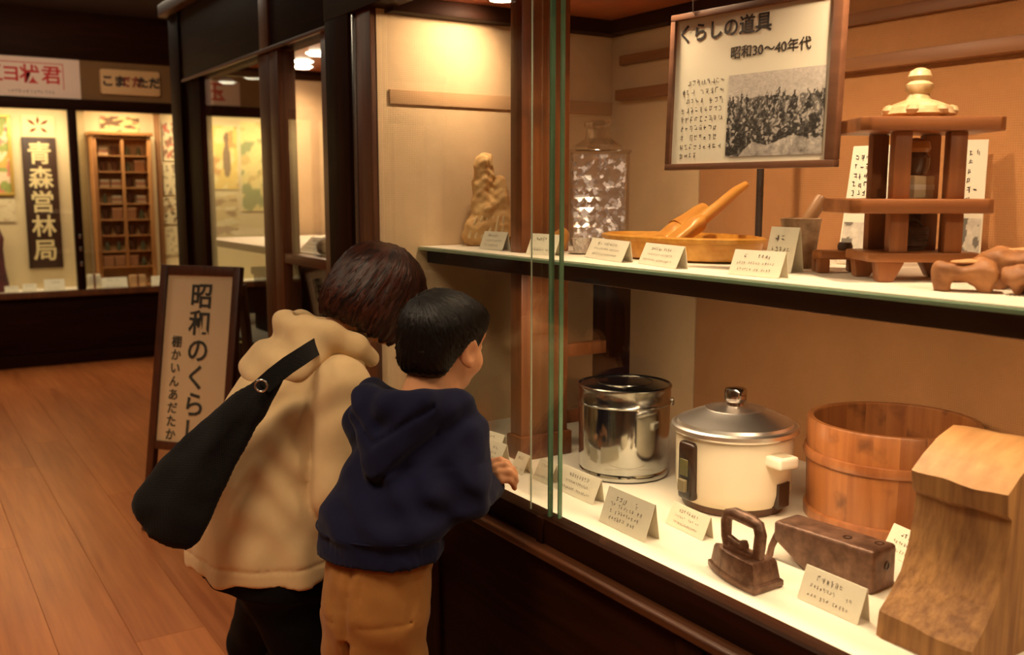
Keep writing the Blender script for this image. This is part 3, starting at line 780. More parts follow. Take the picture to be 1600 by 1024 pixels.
tube('lid_ridge', [(0.06 * math.cos(a), 0.06 * math.sin(a), 0.1885) for a in np.linspace(0, 2 * math.pi, 49)], 0.0009, CHROMED, lid, 6)
boxl('clasp', (0.095, -0.02, 0.142), (0.104, -0.006, 0.156), CHROMED, tn, 0.002)
boxl('base_seam', (-0.05, -0.0985, 0.03), (0.05, -0.0985, 0.0305), CHROMED, tn, 0)

# --- rice cooker
ENAM = plain('cream_enamel', S(240, 226, 200), rough=0.22, var=0.05, scale=6, coat=0.4)
LIDM = plain('polished_lid_steel', (0.95, 0.91, 0.86, 1), rough=0.33, metal=1.0)
BLK = plain('black_bakelite', S(34, 26, 22), rough=0.25, var=0.3, scale=30)
WHT = plain('white_bakelite', S(246, 238, 220), rough=0.25)
rc = thing('rice_cooker', 'white electric rice cooker with a shiny steel lid and round knob', 'rice cooker', (1.350, 1.311, ZD + .0005), RZV); rc.scale = (1.03, 1.03, 1.068)
lathe('body', [(0, 0.012), (0.094, 0.012), (0.102, 0.02), (0.107, 0.04), (0.1085, 0.135), (0.108, 0.14)], ENAM, rc, n=72)
lathe('base_ring', [(0, 0.0), (0.088, 0.0), (0.094, 0.002), (0.096, 0.014), (0.0, 0.014)], plain('brown_base_ring', S(70, 42, 24), rough=0.4), rc, n=56)
lathe('rim', [(0.106, 0.136), (0.114, 0.136), (0.1175, 0.140), (0.1175, 0.147), (0.113, 0.150), (0.105, 0.149)], LIDM, rc, n=72)
ld = lathe('lid', [(0.107, 0.1495), (0.105, 0.155), (0.097, 0.158), (0.08, 0.166), (0.058, 0.174), (0.055, 0.1765), (0.04, 0.1765), (0.034, 0.179), (0.018, 0.181), (0, 0.182)], LIDM, rc, n=72)
lathe('knob', [(0, 0.181), (0.016, 0.181), (0.0155, 0.187), (0.019, 0.189), (0.0205, 0.192), (0.0205, 0.208), (0.0185, 0.212), (0.008, 0.2135), (0, 0.214)], plain('knob_steel', (0.55, 0.5, 0.47, 1), rough=0.14, metal=1), ld, n=36)
def on_side(name, a_deg, z, w, h, d, mat, parent, R=0.108, bev=0.004):
    """block proud of the cooker wall at an angle from the view-right direction (negative = towards the photograph)"""
    a = R_(a_deg); c = Vector((math.cos(a), math.sin(a), 0)); t = Vector((-c.y, c.x, 0))
    o = bm_obj(name, box_bm((-w / 2, -d, -h / 2), (w / 2, 0.012, h / 2), bev, 3), mat, parent, 50)
    m = Matrix(((t.x, -c.x, 0, c.x * R), (t.y, -c.y, 0, c.y * R), (0, 0, 1, z), (0, 0, 0, 1))); o.data.transform(m); return o
sw = on_side('switch_housing', -150, 0.075, 0.040, 0.105, 0.012, BLK, rc, bev=0.010)
on_side('switch_lever', -150, 0.05, 0.020, 0.022, 0.019, plain('grey_lever', S(120, 108, 80), rough=0.4), sw, bev=0.003)
on_side('indicator_window', -150, 0.082, 0.022, 0.03, 0.0135, plain('olive_window', S(92, 88, 52), rough=0.2), sw, bev=0.002)
for a in (-60, 120):
    hb = on_side('side_handle', a, 0.105, 0.046, 0.020, 0.034, WHT, rc, bev=0.006)
    on_side('handle_inset', a, 0.112, 0.024, 0.0085, 0.026, plain('handle_inset_grey', S(190, 176, 150), rough=0.4), hb, bev=0.002)
on_side('rating_plate', -48, 0.038, 0.034, 0.044, 0.003, BLK, rc, bev=0.0012)
lathe('terminal', [(0, 0), (0.005, 0), (0.005, 0.01), (0, 0.01)], METAL, rc, loc=(0.113, 0.02, 0.10), n=16)

# --- wooden bucket of staves
STAVE = wood('bucket_stave_wood', S(142, 82, 40), S(172, 108, 58), axis=2, fine=70, rough=0.42, coat=0.25, stain=S(66, 34, 16), stain_amt=0.75, obj_random=0.03)
HOOP = wood('bucket_hoop_wood', S(142, 82, 44), S(184, 118, 70), axis=2, fine=60, rough=0.35, coat=0.3)
bk = thing('wooden_bucket', 'round wooden stave bucket with a raised hoop right of the rice cooker', 'bucket', (1.537, 1.097, ZD + .0005)); bk.scale = (.98, .98, 1)
NS = 22; BH = zat(655, 1.537, 1.097) - ZD
def stave_mesh():
    bm = bmesh.new(); n = 4; da = 2 * math.pi / NS; g = 0.0004; rings = []
    prof = [(0.1500, 0.004), (0.1515, 0.05), (0.1535, 0.105), (0.155, BH - 0.004), (0.153, BH), (0.143, BH), (0.141, BH - 0.003), (0.139, 0.03), (0.139, 0.004)]
    for i in range(n + 1):
        a = -da / 2 + g + (da - 2 * g) * i / n; rr = 0.0003 * (1 - abs(2 * i / n - 1))
        rings.append([bm.verts.new(((r + rr) * math.cos(a), (r + rr) * math.sin(a), z)) for r, z in prof])
    m = len(prof)
    for i in range(n):
        for q in range(m): bm.faces.new((rings[i][q], rings[i + 1][q], rings[i + 1][(q + 1) % m], rings[i][(q + 1) % m]))
    bm.faces.new(rings[0]); bm.faces.new(rings[-1][::-1]); bmesh.ops.recalc_face_normals(bm, faces=bm.faces)
    me = bpy.data.meshes.new('stave'); bm.to_mesh(me); bm.free(); me.materials.append(STAVE)
    me.polygons.foreach_set('use_smooth', [True] * len(me.polygons)); me.set_sharp_from_angle(angle=R_(30)); return me
sm = stave_mesh()
for i in range(NS):
    o = bpy.data.objects.new('stave', sm); COL.objects.link(o); o.parent = bk; o.rotation_euler = (0, 0, 2 * math.pi * i / NS)
lathe('hoop', [(0.152, BH * .60), (0.158, BH * .60 + .001), (0.1605, BH * .60 + .009), (0.1585, BH * .60 + .018), (0.153, BH * .60 + .019)], HOOP, bk, n=72)
lathe('bottom_hoop', [(0.150, 0.0), (0.1555, 0.001), (0.156, 0.018), (0.151, 0.021)], HOOP, bk, n=72)
lathe('bottom', [(0, 0.022), (0.1385, 0.022), (0.1385, 0.012), (0, 0.012)], STAVE, bk, n=48)

# --- charcoal-dark flat iron
IRON = plain('old_iron', S(138, 108, 92), rough=0.38, metal=0.6, c2=S(62, 44, 36), scale=55, bump=0.5)
ir = thing('flat_iron', 'old dark flat iron with a looped handle on the white deck', 'iron', (1.083, 1.028, ZD + .0005), R_(92))
def iron_outline(s):
    """heel at -x, point at +x"""
    pts = [(-0.054, -0.031), (-0.054, 0.031)]
    for t in np.linspace(0, 1, 9): pts.append((-0.054 + 0.122 * t ** 0.9 if t else -0.054 + 0.004, 0.031 * (1 - t ** 2.3)))
    for t in np.linspace(1, 0, 9)[1:]: pts.append((-0.054 + 0.122 * t ** 0.9 if t else -0.054 + 0.004, -0.031 * (1 - t ** 2.3)))
    return [(x * s, y * s) for x, y in pts]
def loft(name, secs, mat, parent, smooth=35):
    bm = bmesh.new(); R = [[bm.verts.new(p) for p in s] for s in secs]; n = len(secs[0])
    for i in range(len(R) - 1):
        for k in range(n): bm.faces.new((R[i][k], R[i][(k + 1) % n], R[i + 1][(k + 1) % n], R[i + 1][k]))
    bm.faces.new(R[0]); bm.faces.new(R[-1]); bmesh.ops.remove_doubles(bm, verts=bm.verts, dist=1e-5)
    return bm_obj(name, bm, mat, parent, smooth)
loft('sole', [[(x, y, z) for x, y in iron_outline(s)] for s, z in ((1.0, 0), (1.04, 0.002), (1.04, 0.010), (0.97, 0.013))], IRON, ir)
bd = loft('body', [[(x, y, z) for x, y in iron_outline(s)] for s, z in ((0.95, 0.012), (0.86, 0.038), (0.80, 0.043), (0.72, 0.0445))], IRON, ir)
boxl('cover_plate', (-0.028, -0.012, 0.044), (0.03, 0.012, 0.050), IRON, bd, 0.003)
HT = zat(796, 1.083, 1.05) - ZD
tube('handle', [(-0.032, 0, 0.040), (-0.034, 0, 0.060), (-0.036, 0, HT - 0.026), (-0.031, 0, HT - 0.012), (-0.018, 0, HT - 0.009), (0.016, 0, HT - 0.006), (0.029, 0, HT - 0.010), (0.034, 0, HT - 0.022), (0.033, 0, 0.062), (0.028, 0, 0.046), (0.022, 0, 0.040)],
     [0.008, 0.0095, 0.0095, 0.0095, 0.010, 0.010, 0.0095, 0.009, 0.0085, 0.0085, 0.008], IRON, ir, 14)
tube('strut', [(0.03, 0, 0.062), (0.012, 0, 0.056), (-0.004, 0, 0.054)], [0.0055, 0.006, 0.0075], IRON, ir, 10)
lathe('rivet', [(0, 0.013), (0.005, 0.012), (0.0075, 0.006), (0.0075, 0.0), (0, 0)], IRON, ir, loc=(-0.004, 0, 0.052), n=18)

# --- dark beaten block
hm = thing('iron_block', 'heavy dark slant-ended iron block lying behind the flat iron', 'block', (1.226, 0.972, ZD + .0005), R_(4))
HB = plain('pitted_dark_metal', S(138, 104, 86), rough=0.42, metal=0.4, c2=S(58, 40, 32), scale=32, bump=0.6)
hl = 0.092
prof = [(-hl, 0.0), (hl * 0.35, 0.0), (hl, 0.034), (hl, 0.066), (-hl, 0.068)]
bo = prism('body', prof, 0, -0.031, 0.031, HB, hm, 0.007, 45, 3)
for (y, x) in ((-0.03, -0.006), (-0.075, 0.010)):
    lathe('bolt_hole', [(0, 0.0), (0.0065, 0.0), (0.0075, 0.0012), (0.0055, 0.0015), (0.004, -0.001)], BLK, bo, loc=(x, y, 0.0672), n=16)
o = lathe('end_hole', [(0, 0.0), (0.006, 0.0), (0.007, 0.0012), (0.005, 0.0015), (0.004, -0.001)], BLK, bo, n=16); o.data.transform(Matrix.Translation((0.006, -hl - 0.0002, 0.038)) @ Matrix.Rotation(R_(90), 4, 'X'))
tube('prop_stub', [(-0.022, hl - 0.004, 0.045), (-0.028, hl + 0.004, 0.02), (-0.030, hl + 0.006, 0.004)], [0.006, 0.0055, 0.006], HB, hm, 10)

# --- carved wooden block on the right
BLKW = wood('weathered_block_wood', S(116, 76, 40), S(172, 124, 70), axis=2, fine=110, rough=0.65, bump=0.8, stain=S(106, 66, 30), stain_amt=0.7)
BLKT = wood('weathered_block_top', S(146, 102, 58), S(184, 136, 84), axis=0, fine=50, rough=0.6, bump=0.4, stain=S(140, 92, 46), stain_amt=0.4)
wb = thing('carved_wooden_block', 'rough carved wooden stand with narrow waist at the right edge', 'wooden stand', (1.2, 0.72, ZD + .0005))
front = [(1.094, .770), (1.097, .803), (1.118, .822), (1.141, .850), (1.157, .890), (1.166, .935), (1.168, .958), (1.156, .966), (1.154, .993)]
top = [(1.178, 1.012), (1.212, 1.032), (1.248, 1.044)]
back = [(1.276, 1.040), (1.274, 1.012), (1.262, 1.004), (1.262, .94), (1.270, .89), (1.292, .845), (1.318, .812), (1.322, .770)]
prof = front + top + back
secs = []
for k in range(13):
    y = 0.655 + 0.137 * k / 12; e = 0.004 * (abs(k - 6) / 6) ** 8
    sec = []
    for i, (x, z) in enumerate(prof):
        n = mnoise.noise(Vector((x * 30, y * 25, z * 22))) * 0.0032
        cx = 1.205; dx = x - cx
        sec.append((cx + dx * (1 - e / 0.1) + n - 1.2, y - 0.72, max(0.0, z - ZD + (n if z > .775 else 0))))
    secs.append(sec)
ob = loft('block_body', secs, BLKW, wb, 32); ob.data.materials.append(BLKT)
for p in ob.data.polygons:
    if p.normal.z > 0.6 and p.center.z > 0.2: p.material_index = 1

# ================================================================== THINGS ON THE UPPER SHELF
STONE = plain('ochre_carved_stone', S(232, 196, 136), rough=0.85, c2=S(186, 138, 82), scale=22, bump=0.8)
cvx, cvy = 1.262, 2.072
cv = thing('stone_carving', 'rough ochre stone carving of a seated group by the divider panel', 'carving', (cvx, cvy, ZS + .0005), RZV)
def carving(P):
    d = union(0.018, ell(P, (0, 0, .035), (.060, .042, .052)), ell(P, (-.035, -.01, .03), (.032, .03, .035)), rcone(P, (-.018, .005, .05), (-.016, .008, .175), .030, .024),
              ell(P, (-.014, .004, .205), (.022, .02, .024)), rcone(P, (.030, -.004, .05), (.028, 0, .125), .030, .018), ell(P, (.028, -.004, .150), (.017, .016, .020)),
              rcone(P, (.03, -.02, .11), (-.005, -.032, .085), .010, .009), ell(P, (.045, .0, .04), (.024, .028, .05)))
    return np.maximum(d + 0.0045 * wob(P, 62, 1.0) + 0.0025 * wob(P, 150, 2.0), -P[2])
implicit('carved_mass', carving, (-.09, -.065, -.004), (.09, .06, .24), .0032, STONE, cv)
sy = implicit('carved_folds', lambda P: np.maximum(union(.004, *[rcone(P, (-.05 + .016 * i, -.044 + .003 * abs(i - 3), .022), (-.03 + .013 * i, -.033, .072), .0045, .003) for i in range(6)]), -P[2]), (-.07, -.06, 0), (.06, -.015, .085), .0022, plain('pale_carved_stone', S(232, 206, 158), rough=.8, var=.2, scale=30), cv)
# little brass box and golden cloth bundle beside the support post
bb = thing('brass_box', 'tiny brass box peeking out behind the left card', 'box', tuple(P2(805, 390, ZS)), RZV)
BRASS = plain('aged_brass', S(190, 130, 50), rough=.35, metal=.6, var=.3, scale=30)
boxl('body', (-.014, -.01, .0005), (.012, .012, .022), BRASS, bb, .002); boxl('lid', (-.0155, -.0115, .022), (.0135, .0135, .030), BRASS, bb, .003)
gb = thing('cloth_bundle', 'folded golden brown cloth pouch behind the pane overlap', 'pouch', (1.222, 1.742, ZS + .0005), RZV); gb.scale = (.5, .5, .62)
GOLD = fabric('golden_cloth', S(178, 118, 48), scale=1600, var=.3, big=20)
implicit('pouch', lambda P: np.maximum(union(.02, ell(P, (0, 0, .028), (.055, .04, .03)), rcone(P, (-.03, 0, .03), (.04, .0, .062), .026, .022), ell(P, (.045, 0, .05), (.022, .03, .035))) + .003 * wob(P, 60, 3), -P[2]), (-.08, -.06, -.004), (.09, .06, .11), .004, GOLD, gb)
tube('tie_cord', [(.038 + .03 * math.cos(a) * .3, .030 * math.sin(a), .058 + .03 * math.cos(a)) for a in np.linspace(0, 2 * math.pi, 25)], .002, plain('pale_cord', S(220, 190, 130), rough=.8), gb, 6)

# cut glass jar on a dark foot
def solid_glass(name, c=(1, 1, 1, 1), rough=0.02, bump=0.0, scale=60):
    m, nt, b = M(name); b.inputs['Transmission Weight'].default_value = 0.80; b.inputs['Roughness'].default_value = rough; b.inputs['IOR'].default_value = 1.48; b.inputs['Base Color'].default_value = c
    if bump:
        tc = N(nt, 'ShaderNodeTexCoord'); v = N(nt, 'ShaderNodeTexVoronoi'); v.inputs['Scale'].default_value = scale; nt.links.new(tc.outputs['Object'], v.inputs['Vector'])
        bp = N(nt, 'ShaderNodeBump'); bp.inputs['Strength'].default_value = bump; bp.inputs['Distance'].default_value = .01; nt.links.new(v.outputs['Distance'], bp.inputs['Height']); nt.links.new(bp.outputs[0], b.inputs['Normal'])
    return m
def glinting(name):
    """clear cut glass, window reflections painted on as milky patches"""
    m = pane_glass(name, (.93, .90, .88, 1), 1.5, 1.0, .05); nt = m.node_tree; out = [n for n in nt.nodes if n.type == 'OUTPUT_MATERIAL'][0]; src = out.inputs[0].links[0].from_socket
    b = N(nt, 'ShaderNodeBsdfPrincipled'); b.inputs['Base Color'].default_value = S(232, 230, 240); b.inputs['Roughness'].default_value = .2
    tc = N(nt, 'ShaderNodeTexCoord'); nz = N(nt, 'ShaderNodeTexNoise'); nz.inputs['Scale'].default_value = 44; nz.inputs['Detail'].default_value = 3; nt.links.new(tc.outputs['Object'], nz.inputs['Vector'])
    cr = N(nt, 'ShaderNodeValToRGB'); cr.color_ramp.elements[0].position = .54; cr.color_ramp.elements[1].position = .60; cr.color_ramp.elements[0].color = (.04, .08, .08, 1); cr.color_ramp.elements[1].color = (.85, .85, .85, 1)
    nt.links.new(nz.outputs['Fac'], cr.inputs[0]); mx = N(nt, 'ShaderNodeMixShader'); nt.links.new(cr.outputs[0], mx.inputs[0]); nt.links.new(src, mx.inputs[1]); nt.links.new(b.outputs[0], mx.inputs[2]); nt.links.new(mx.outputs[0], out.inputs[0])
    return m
CUT = glinting('painted_glint_cut_glass')  # milky patches painted in for window reflections on the facets
CLR = pane_glass('clear_thick_glass', (.88, .86, .84, 1), 1.8)
jx, jy = 1.50, 1.945
jar = thing('glass_jar', 'tall square cut glass jar with a clear stopper lid at the back', 'jar', (jx, jy, ZS + .0005), RZV)
boxl('foot', (-.066, -.05, 0), (.066, .05, .016), plain('dark_jar_foot', S(52, 34, 30), rough=.3), jar, .004)
def facet_block(name, w, d, z0, z1, nx, nz, amp, mat, parent):
    """square glass body whose sides are cut in rows of shallow pyramids"""
    bm = bmesh.new()
    def side(o, ex, L, nrm):
        for i in range(nx):
            for j in range(nz):
                a = o + ex * (L * i / nx) + Vector((0, 0, (z1 - z0) * j / nz)); b = a + ex * (L / nx); c = b + Vector((0, 0, (z1 - z0) / nz)); e = a + Vector((0, 0, (z1 - z0) / nz))
                vs = [bm.verts.new(p) for p in (a, b, c, e)]; m = bm.verts.new((a + c) / 2 + nrm * amp)
                for q in range(4): bm.faces.new((vs[q], vs[(q + 1) % 4], m))
    hx, hy = w / 2, d / 2
    side(Vector((-hx, -hy, z0)), Vector((1, 0, 0)), w, Vector((0, -1, 0))); side(Vector((hx, -hy, z0)), Vector((0, 1, 0)), d, Vector((1, 0, 0)))
    side(Vector((hx, hy, z0)), Vector((-1, 0, 0)), w, Vector((0, 1, 0))); side(Vector((-hx, hy, z0)), Vector((0, -1, 0)), d, Vector((-1, 0, 0)))
    for z in (z0, z1): bm.faces.new([bm.verts.new(p) for p in ((-hx, -hy, z), (hx, -hy, z), (hx, hy, z), (-hx, hy, z))])
    bmesh.ops.remove_doubles(bm, verts=bm.verts, dist=1e-5)
    return bm_obj(name, bm, mat, parent)
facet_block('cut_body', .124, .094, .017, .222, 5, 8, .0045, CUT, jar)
for sx in (-1, 1):
    for sy_ in (-1, 1): tube('corner_rod', [(sx * .068, sy_ * .053, .010), (sx * .068, sy_ * .053, .226)], .0045, CLR, jar, 10)
boxl('shoulder_plate', (-.076, -.06, .224), (.076, .06, .234), CLR, jar, .003)
ldj = lathe('stopper', [(0, .234), (.060, .234), (.062, .246), (.045, .256), (.034, .262), (.030, .285), (.036, .292), (.036, .300), (.022, .306), (0, .308)], CLR, jar, n=12, smooth=20)
# small shell cup in front of the jar
cp = thing('porcelain_cup', 'little patterned white cup at the shelf edge left of a card', 'cup', tuple(P2(908, 397, ZS)))
PORC = plain('patterned_porcelain', S(236, 226, 210), rough=.25, c2=S(150, 140, 140), scale=170)
lathe('cup', [(0, .002), (.012, .002), (.017, .010), (.019, .026), (.0205, .034), (.019, .034), (.0165, .012), (0, .006)], PORC, cp, n=28)
lathe('saucer', [(0, 0), (.016, 0), (.026, .004), (.027, .006), (.018, .0035), (0, .003)], PORC, cp, n=32, loc=(-.004, -.002, .0003))

# yellow wooden tray with two beaters
YW1 = wood('golden_yellow_wood', S(184, 122, 36), S(224, 168, 74), axis=1, fine=60, rough=.38, coat=.3)
tr = thing('wooden_tray', 'shallow oval yellow wooden tray on the upper shelf', 'tray', (1.345, 1.475, ZS + .0005), R_(90))
lathe('bowl', [(0, 0), (.115, 0), (.128, .004), (.136, .042), (.1365, .046), (.131, .047), (.124, .010), (0, .009)], YW1, tr, n=72, sx=1.5, sy=.80)
lathe('rim_band', [(.1355, .036), (.139, .037), (.1395, .044), (.1362, .046)], YW1, tr, n=72, sx=1.5, sy=.80)
YW2 = wood('honey_wood', S(172, 108, 40), S(214, 156, 74), axis=0, fine=60, rough=.4)
def beater(name, label, a, b, r0, r1, flat, tip):
    a, b = Vector(a), Vector(b); d = (b - a); L = d.length
    t = thing(name, label, 'wooden tool', tuple(a)); t.rotation_euler = d.to_track_quat('X', 'Z').to_euler()
    implicit('head', lambda P: union(.012, rbox(P, (L * .17, 0, 0), (L * .19, r0, flat), None, .008), rcone(P, (L * .3, 0, 0), (L * .42, 0, 0), r0 * .8, r1)), (-.03, -.05, -.05), (L * .5, .05, .05), .003, YW2, t)
    tube('handle', [(L * .36, 0, 0), (L * .6, 0, 0), (L * .85, 0, .002), (L, 0, 0)], [r1 * 1.1, r1, r1 * .9, tip], YW2, t, 14)
    return t
beater('wooden_beater', 'long yellow wooden beater leaning out of the tray', at(1050, 381, 1.86), at(1166, 288, 1.93), .020, .0115, .012, .007)
beater('wooden_paddle', 'short broad wooden paddle lying against the long beater', at(1032, 377, 1.93), at(1100, 330, 2.0), .022, .020, .011, .018)
rk = thing('iron_rod_stand', 'thin dark iron rod standing behind the tray under the poster', 'rod', (1.56, 1.465, ZS + .0005))
BLM = plain('black_iron', S(44, 32, 26), rough=.5)
tube('rod', [(0, 0, .004), (0, 0, .30)], .0075, BLM, rk, 12); lathe('foot', [(0, 0), (.04, 0), (.04, .004), (.01, .008), (0, .008)], BLM, rk, n=24)
tube('hook', [(0, 0, .13), (-.012, -.012, .128), (-.018, -.018, .136), (-.016, -.016, .148)], .003, BLM, rk, 8)

# stone mortar and pestle
mo = thing('stone_mortar', 'small dark stone mortar between a card and the wooden stand', 'mortar', (1.345, 1.165, ZS + .0005))
GST = plain('dark_mottled_stone', S(178, 148, 114), rough=.8, c2=S(112, 86, 62), scale=40, bump=.5)
lathe('bowl', [(0, 0), (.023, 0), (.0255, .004), (.029, .04), (.0335, .078), (.035, .086), (.030, .087), (.024, .05), (0, .03)], GST, mo, n=40)
pe2 = thing('pestle', 'short brown wooden pestle leaning in the mortar', 'pestle', tuple(Vector((1.345, 1.165, ZS + .044)) - VR * .010)); _e = VR * .0270 + Vector((0, 0, .047))
pe2.rotation_euler = _e.to_track_quat('Z', 'Y').to_euler(); PL = .092
lathe('shaft', [(0, 0), (.009, .002), (.0115, .015), (.0118, PL - .006), (.010, PL), (0, PL + .001)], wood('pestle_wood', S(132, 92, 56), S(172, 128, 84), fine=70), pe2, n=20)
# tiered wooden stand
TW = wood('reddish_stand_wood', S(122, 68, 32), S(164, 100, 52), axis=2, fine=70, rough=.42, obj_random=.08)
TWX = wood('reddish_slab_wood', S(128, 74, 36), S(170, 106, 56), axis=0, fine=70, rough=.42)
stx, sty = 1.315, 0.925
st = thing('tiered_wooden_stand', 'two-tier reddish wooden stand with four posts on the shelf', 'wooden stand', (stx, sty, ZS + .0005), RZV)
ST0, ST1, ST2, ST3 = .030, zat(322, stx, sty) - ZS, zat(198, stx, sty) - ZS, 0
def slab(name, w, d, z, t, parent=st, mat=TWX, chip=0.012):
    poly = [(-w + chip, -d), (w - chip, -d), (w, -d + chip), (w, d - chip), (w - chip, d), (-w + chip, d), (-w, d - chip), (-w, -d + chip)]
    return prism(name, poly, 2, z - t / 2, z + t / 2, mat, parent, .003)
slab('top_slab', .105, .07, ST2, .020); o = slab('middle_slab', .105, .075, ST1, .021); o.location = (-.012, 0, 0)
slab('base_slab', .082, .062, .036, .014)
for sx in (-1, 1):
    for sy_ in (-1, 1):
        boxl('upper_post', (sx * .040 - .0125, sy_ * .045 - .011, ST1 + .0105), (sx * .040 + .0125, sy_ * .045 + .011, ST2 - .0105), TW, st, .002)
        boxl('lower_post', (sx * .040 - .0135, sy_ * .045 - .011, .043), (sx * .040 + .0135, sy_ * .045 + .011, ST1 - .0105), TW, st, .002)
        prism('foot', [(sx * .052 - .020, .030), (sx * .052 - .016, .0), (sx * .052 + .006, .0), (sx * .052 + .022, .030)] if sx < 0 else [(sx * .052 - .022, .030), (sx * .052 - .006, 0), (sx * .052 + .016, 0), (sx * .052 + .020, .030)], 1, sy_ * .048 - .012, sy_ * .048 + .012, TW, st, .003)
boxl('back_panel', (-.03, .047, .043), (.03, .053, ST1 - .0105), wood('stand_back_wood', S(84, 44, 20), S(112, 62, 30), fine=60), st, .001)
# vessels on and in the stand
rt = Matrix.Rotation(RZV, 4, 'Z')
def on_stand(x, y, z): return tuple(Vector((stx, sty, ZS + .001)) + rt @ Vector((x, y, z)))
CER = plain('cream_ceramic', S(226, 206, 166), rough=.35, c2=S(168, 132, 84), scale=34)
v1 = thing('ceramic_vessel', 'cream ceramic vessel with a stacked finial on the stand top', 'vessel', on_stand(.0, .0, ST2 + .0105))
lathe('bowl', [(0, 0), (.045, 0), (.052, .006), (.048, .016), (.03, .024), (.018, .028), (.015, .036), (.019, .042), (.0195, .050), (.013, .055), (.017, .062), (.014, .070), (.006, .074), (0, .075)], CER, v1, n=36)
for k in range(7):
    a = 2 * math.pi * k / 7; implicit_c = lathe('petal', [(0, -.009), (.008, -.006), (.010, 0), (.008, .006), (0, .009)], CER, v1, n=12, loc=(.046 * math.cos(a), .046 * math.sin(a), .011))
v2 = thing('spice_jar', 'small round jar with orange lid inside the upper tier', 'jar', on_stand(.0, 0, ST1 + .011 + .034))
lathe('body', [(0, 0), (.016, 0), (.020, .010), (.021, .026), (.016, .034), (0, .035)], plain('dark_brown_glaze', S(84, 48, 26), rough=.25), v2, n=28)
lathe('lid', [(0, .034), (.018, .034), (.0215, .040), (.019, .050), (.006, .055), (0, .056)], plain('orange_glaze', S(196, 128, 60), rough=.35, var=.3, scale=50), v2, n=28)
v2b = thing('paper_packet', 'pale paper packet under the small jar in the upper tier', 'packet', on_stand(0, 0, ST1 + .011))
boxl('packet', (-.024, -.018, 0), (.024, .018, .033), plain('pale_packet_paper', S(222, 204, 162), rough=.8, var=.1, scale=40), v2b, .002); boxl('packet_band', (-.0245, -.0185, .012), (.0245, .0185, .02), PAPER, v2b, .001)
v3 = thing('dark_basket', 'dark round basket inside the lower tier of the stand', 'basket', on_stand(0, 0, .0435))
BSK = plain('dark_wicker', S(86, 52, 28), rough=.7, c2=S(46, 26, 14), scale=120, bump=.6)
lathe('body', [(0, 0), (.019, 0), (.0235, .014), (.025, .03), (.023, .036), (.021, .03), (.017, .006), (0, .005)], BSK, v3, n=32)
for z in (.008, .016, .024, .032): lathe('wicker_ring', [(.0225 + .002 * (z / .03), z - .0015), (.0255, z), (.0225 + .002 * (z / .03), z + .0015)], BSK, v3, n=32)
tube('bail', [(.0235 * math.cos(a), 0, .034 + .012 * math.sin(a)) for a in np.linspace(0, math.pi, 13)], .002, BSK, v3, 8)
# low trivet to the left of the stand
tv = thing('low_wooden_trivet', 'low reddish trivet with stub feet left of the tiered stand', 'trivet', tuple(Vector(P2(1312, 428, ZS)) + Vector((.02, .02, .0005))), RZV)
prism('top', [(-.036, -.022), (.036, -.026), (.042, 0), (.036, .026), (-.036, .024), (-.044, 0)], 2, .022, .036, TWX, tv, .004)
for x, y in ((-.030, -.014), (.030, -.016), (-.028, .015), (.030, .016)): boxl('foot', (x - .010, y - .009, 0), (x + .010, y + .009, .024), TW, tv, .004)
lathe('knob', [(0, .036), (.011, .036), (.0125, .042), (.010, .049), (0, .050)], plain('dark_knob', S(60, 40, 26), rough=.4), tv, n=20, loc=(.012, .006, 0))
# tall text panels standing behind the stand
def panel(label, bl, br, h, lean, seed, lines, pic):
    bl, br = Vector(bl), Vector(br); ex = br - bl; wd = ex.length; mid = (bl + br) / 2
    t = thing('text_panel', label, 'panel', (mid.x, mid.y, ZS + .0005), math.atan2(ex.y, ex.x), 'white text panels behind the stand')
    a = R_(lean); m = frame3((0, h / 2 * math.sin(a), h / 2 * math.cos(a) + .001), (1, 0, 0), (0, math.sin(a), math.cos(a)))
    o = bm_obj('panel', box_bm((-wd / 2, 0, -h / 2), (wd / 2, .004, h / 2), .0008), plain('white_panel', S(234, 226, 206), rough=.6), t, 40); o.data.transform(m)
    ps_ = [place(scribble_data(-wd * .40, wd * random.Random(seed + k).uniform(.2, .42), h * (.40 - k * .075), .0105, seed + k, y=-.0006), m) for k in range(lines)]
    V, Fc = merge(ps_); mesh_obj('lettering', V, Fc, INK, t)
    def blot(u, v):
        g = .62 + .16 * nz2(u, v, 5, seed) + .1 * nz2(u, v, 14, seed); 
        if nz2(u, v, 3.2, seed + 4) > .18: g = .16
        return (g, g * .93, g * .80)
    printed('picture', wd * .9, h * pic, blot, 26, 26, PRINT, t, m @ Matrix.Translation((0, 0, -h * .5 + h * pic * .54)))
    boxc('strut', [m @ Vector(p) for p in ((-.01, .0045, -.02), (.01, .0045, -.02), (.01, .006, -.02), (-.01, .006, -.02))] + [Vector(p) for p in ((-.01, .06, 0.0006), (.01, .06, 0.0006), (.01, .062, 0.0006), (-.01, .062, 0.0006))], PAPER, t, 0)
panel('white text panel with small picture left of the tiered stand', at(1307, 404, 1.80), at(1372, 409, 1.735), .218, 10, 500, 6, .34)
panel('white text panel with small picture right of the tiered stand', at(1474, 408, 1.77), at(1531, 409, 1.74), .225, 6, 540, 6, .36)
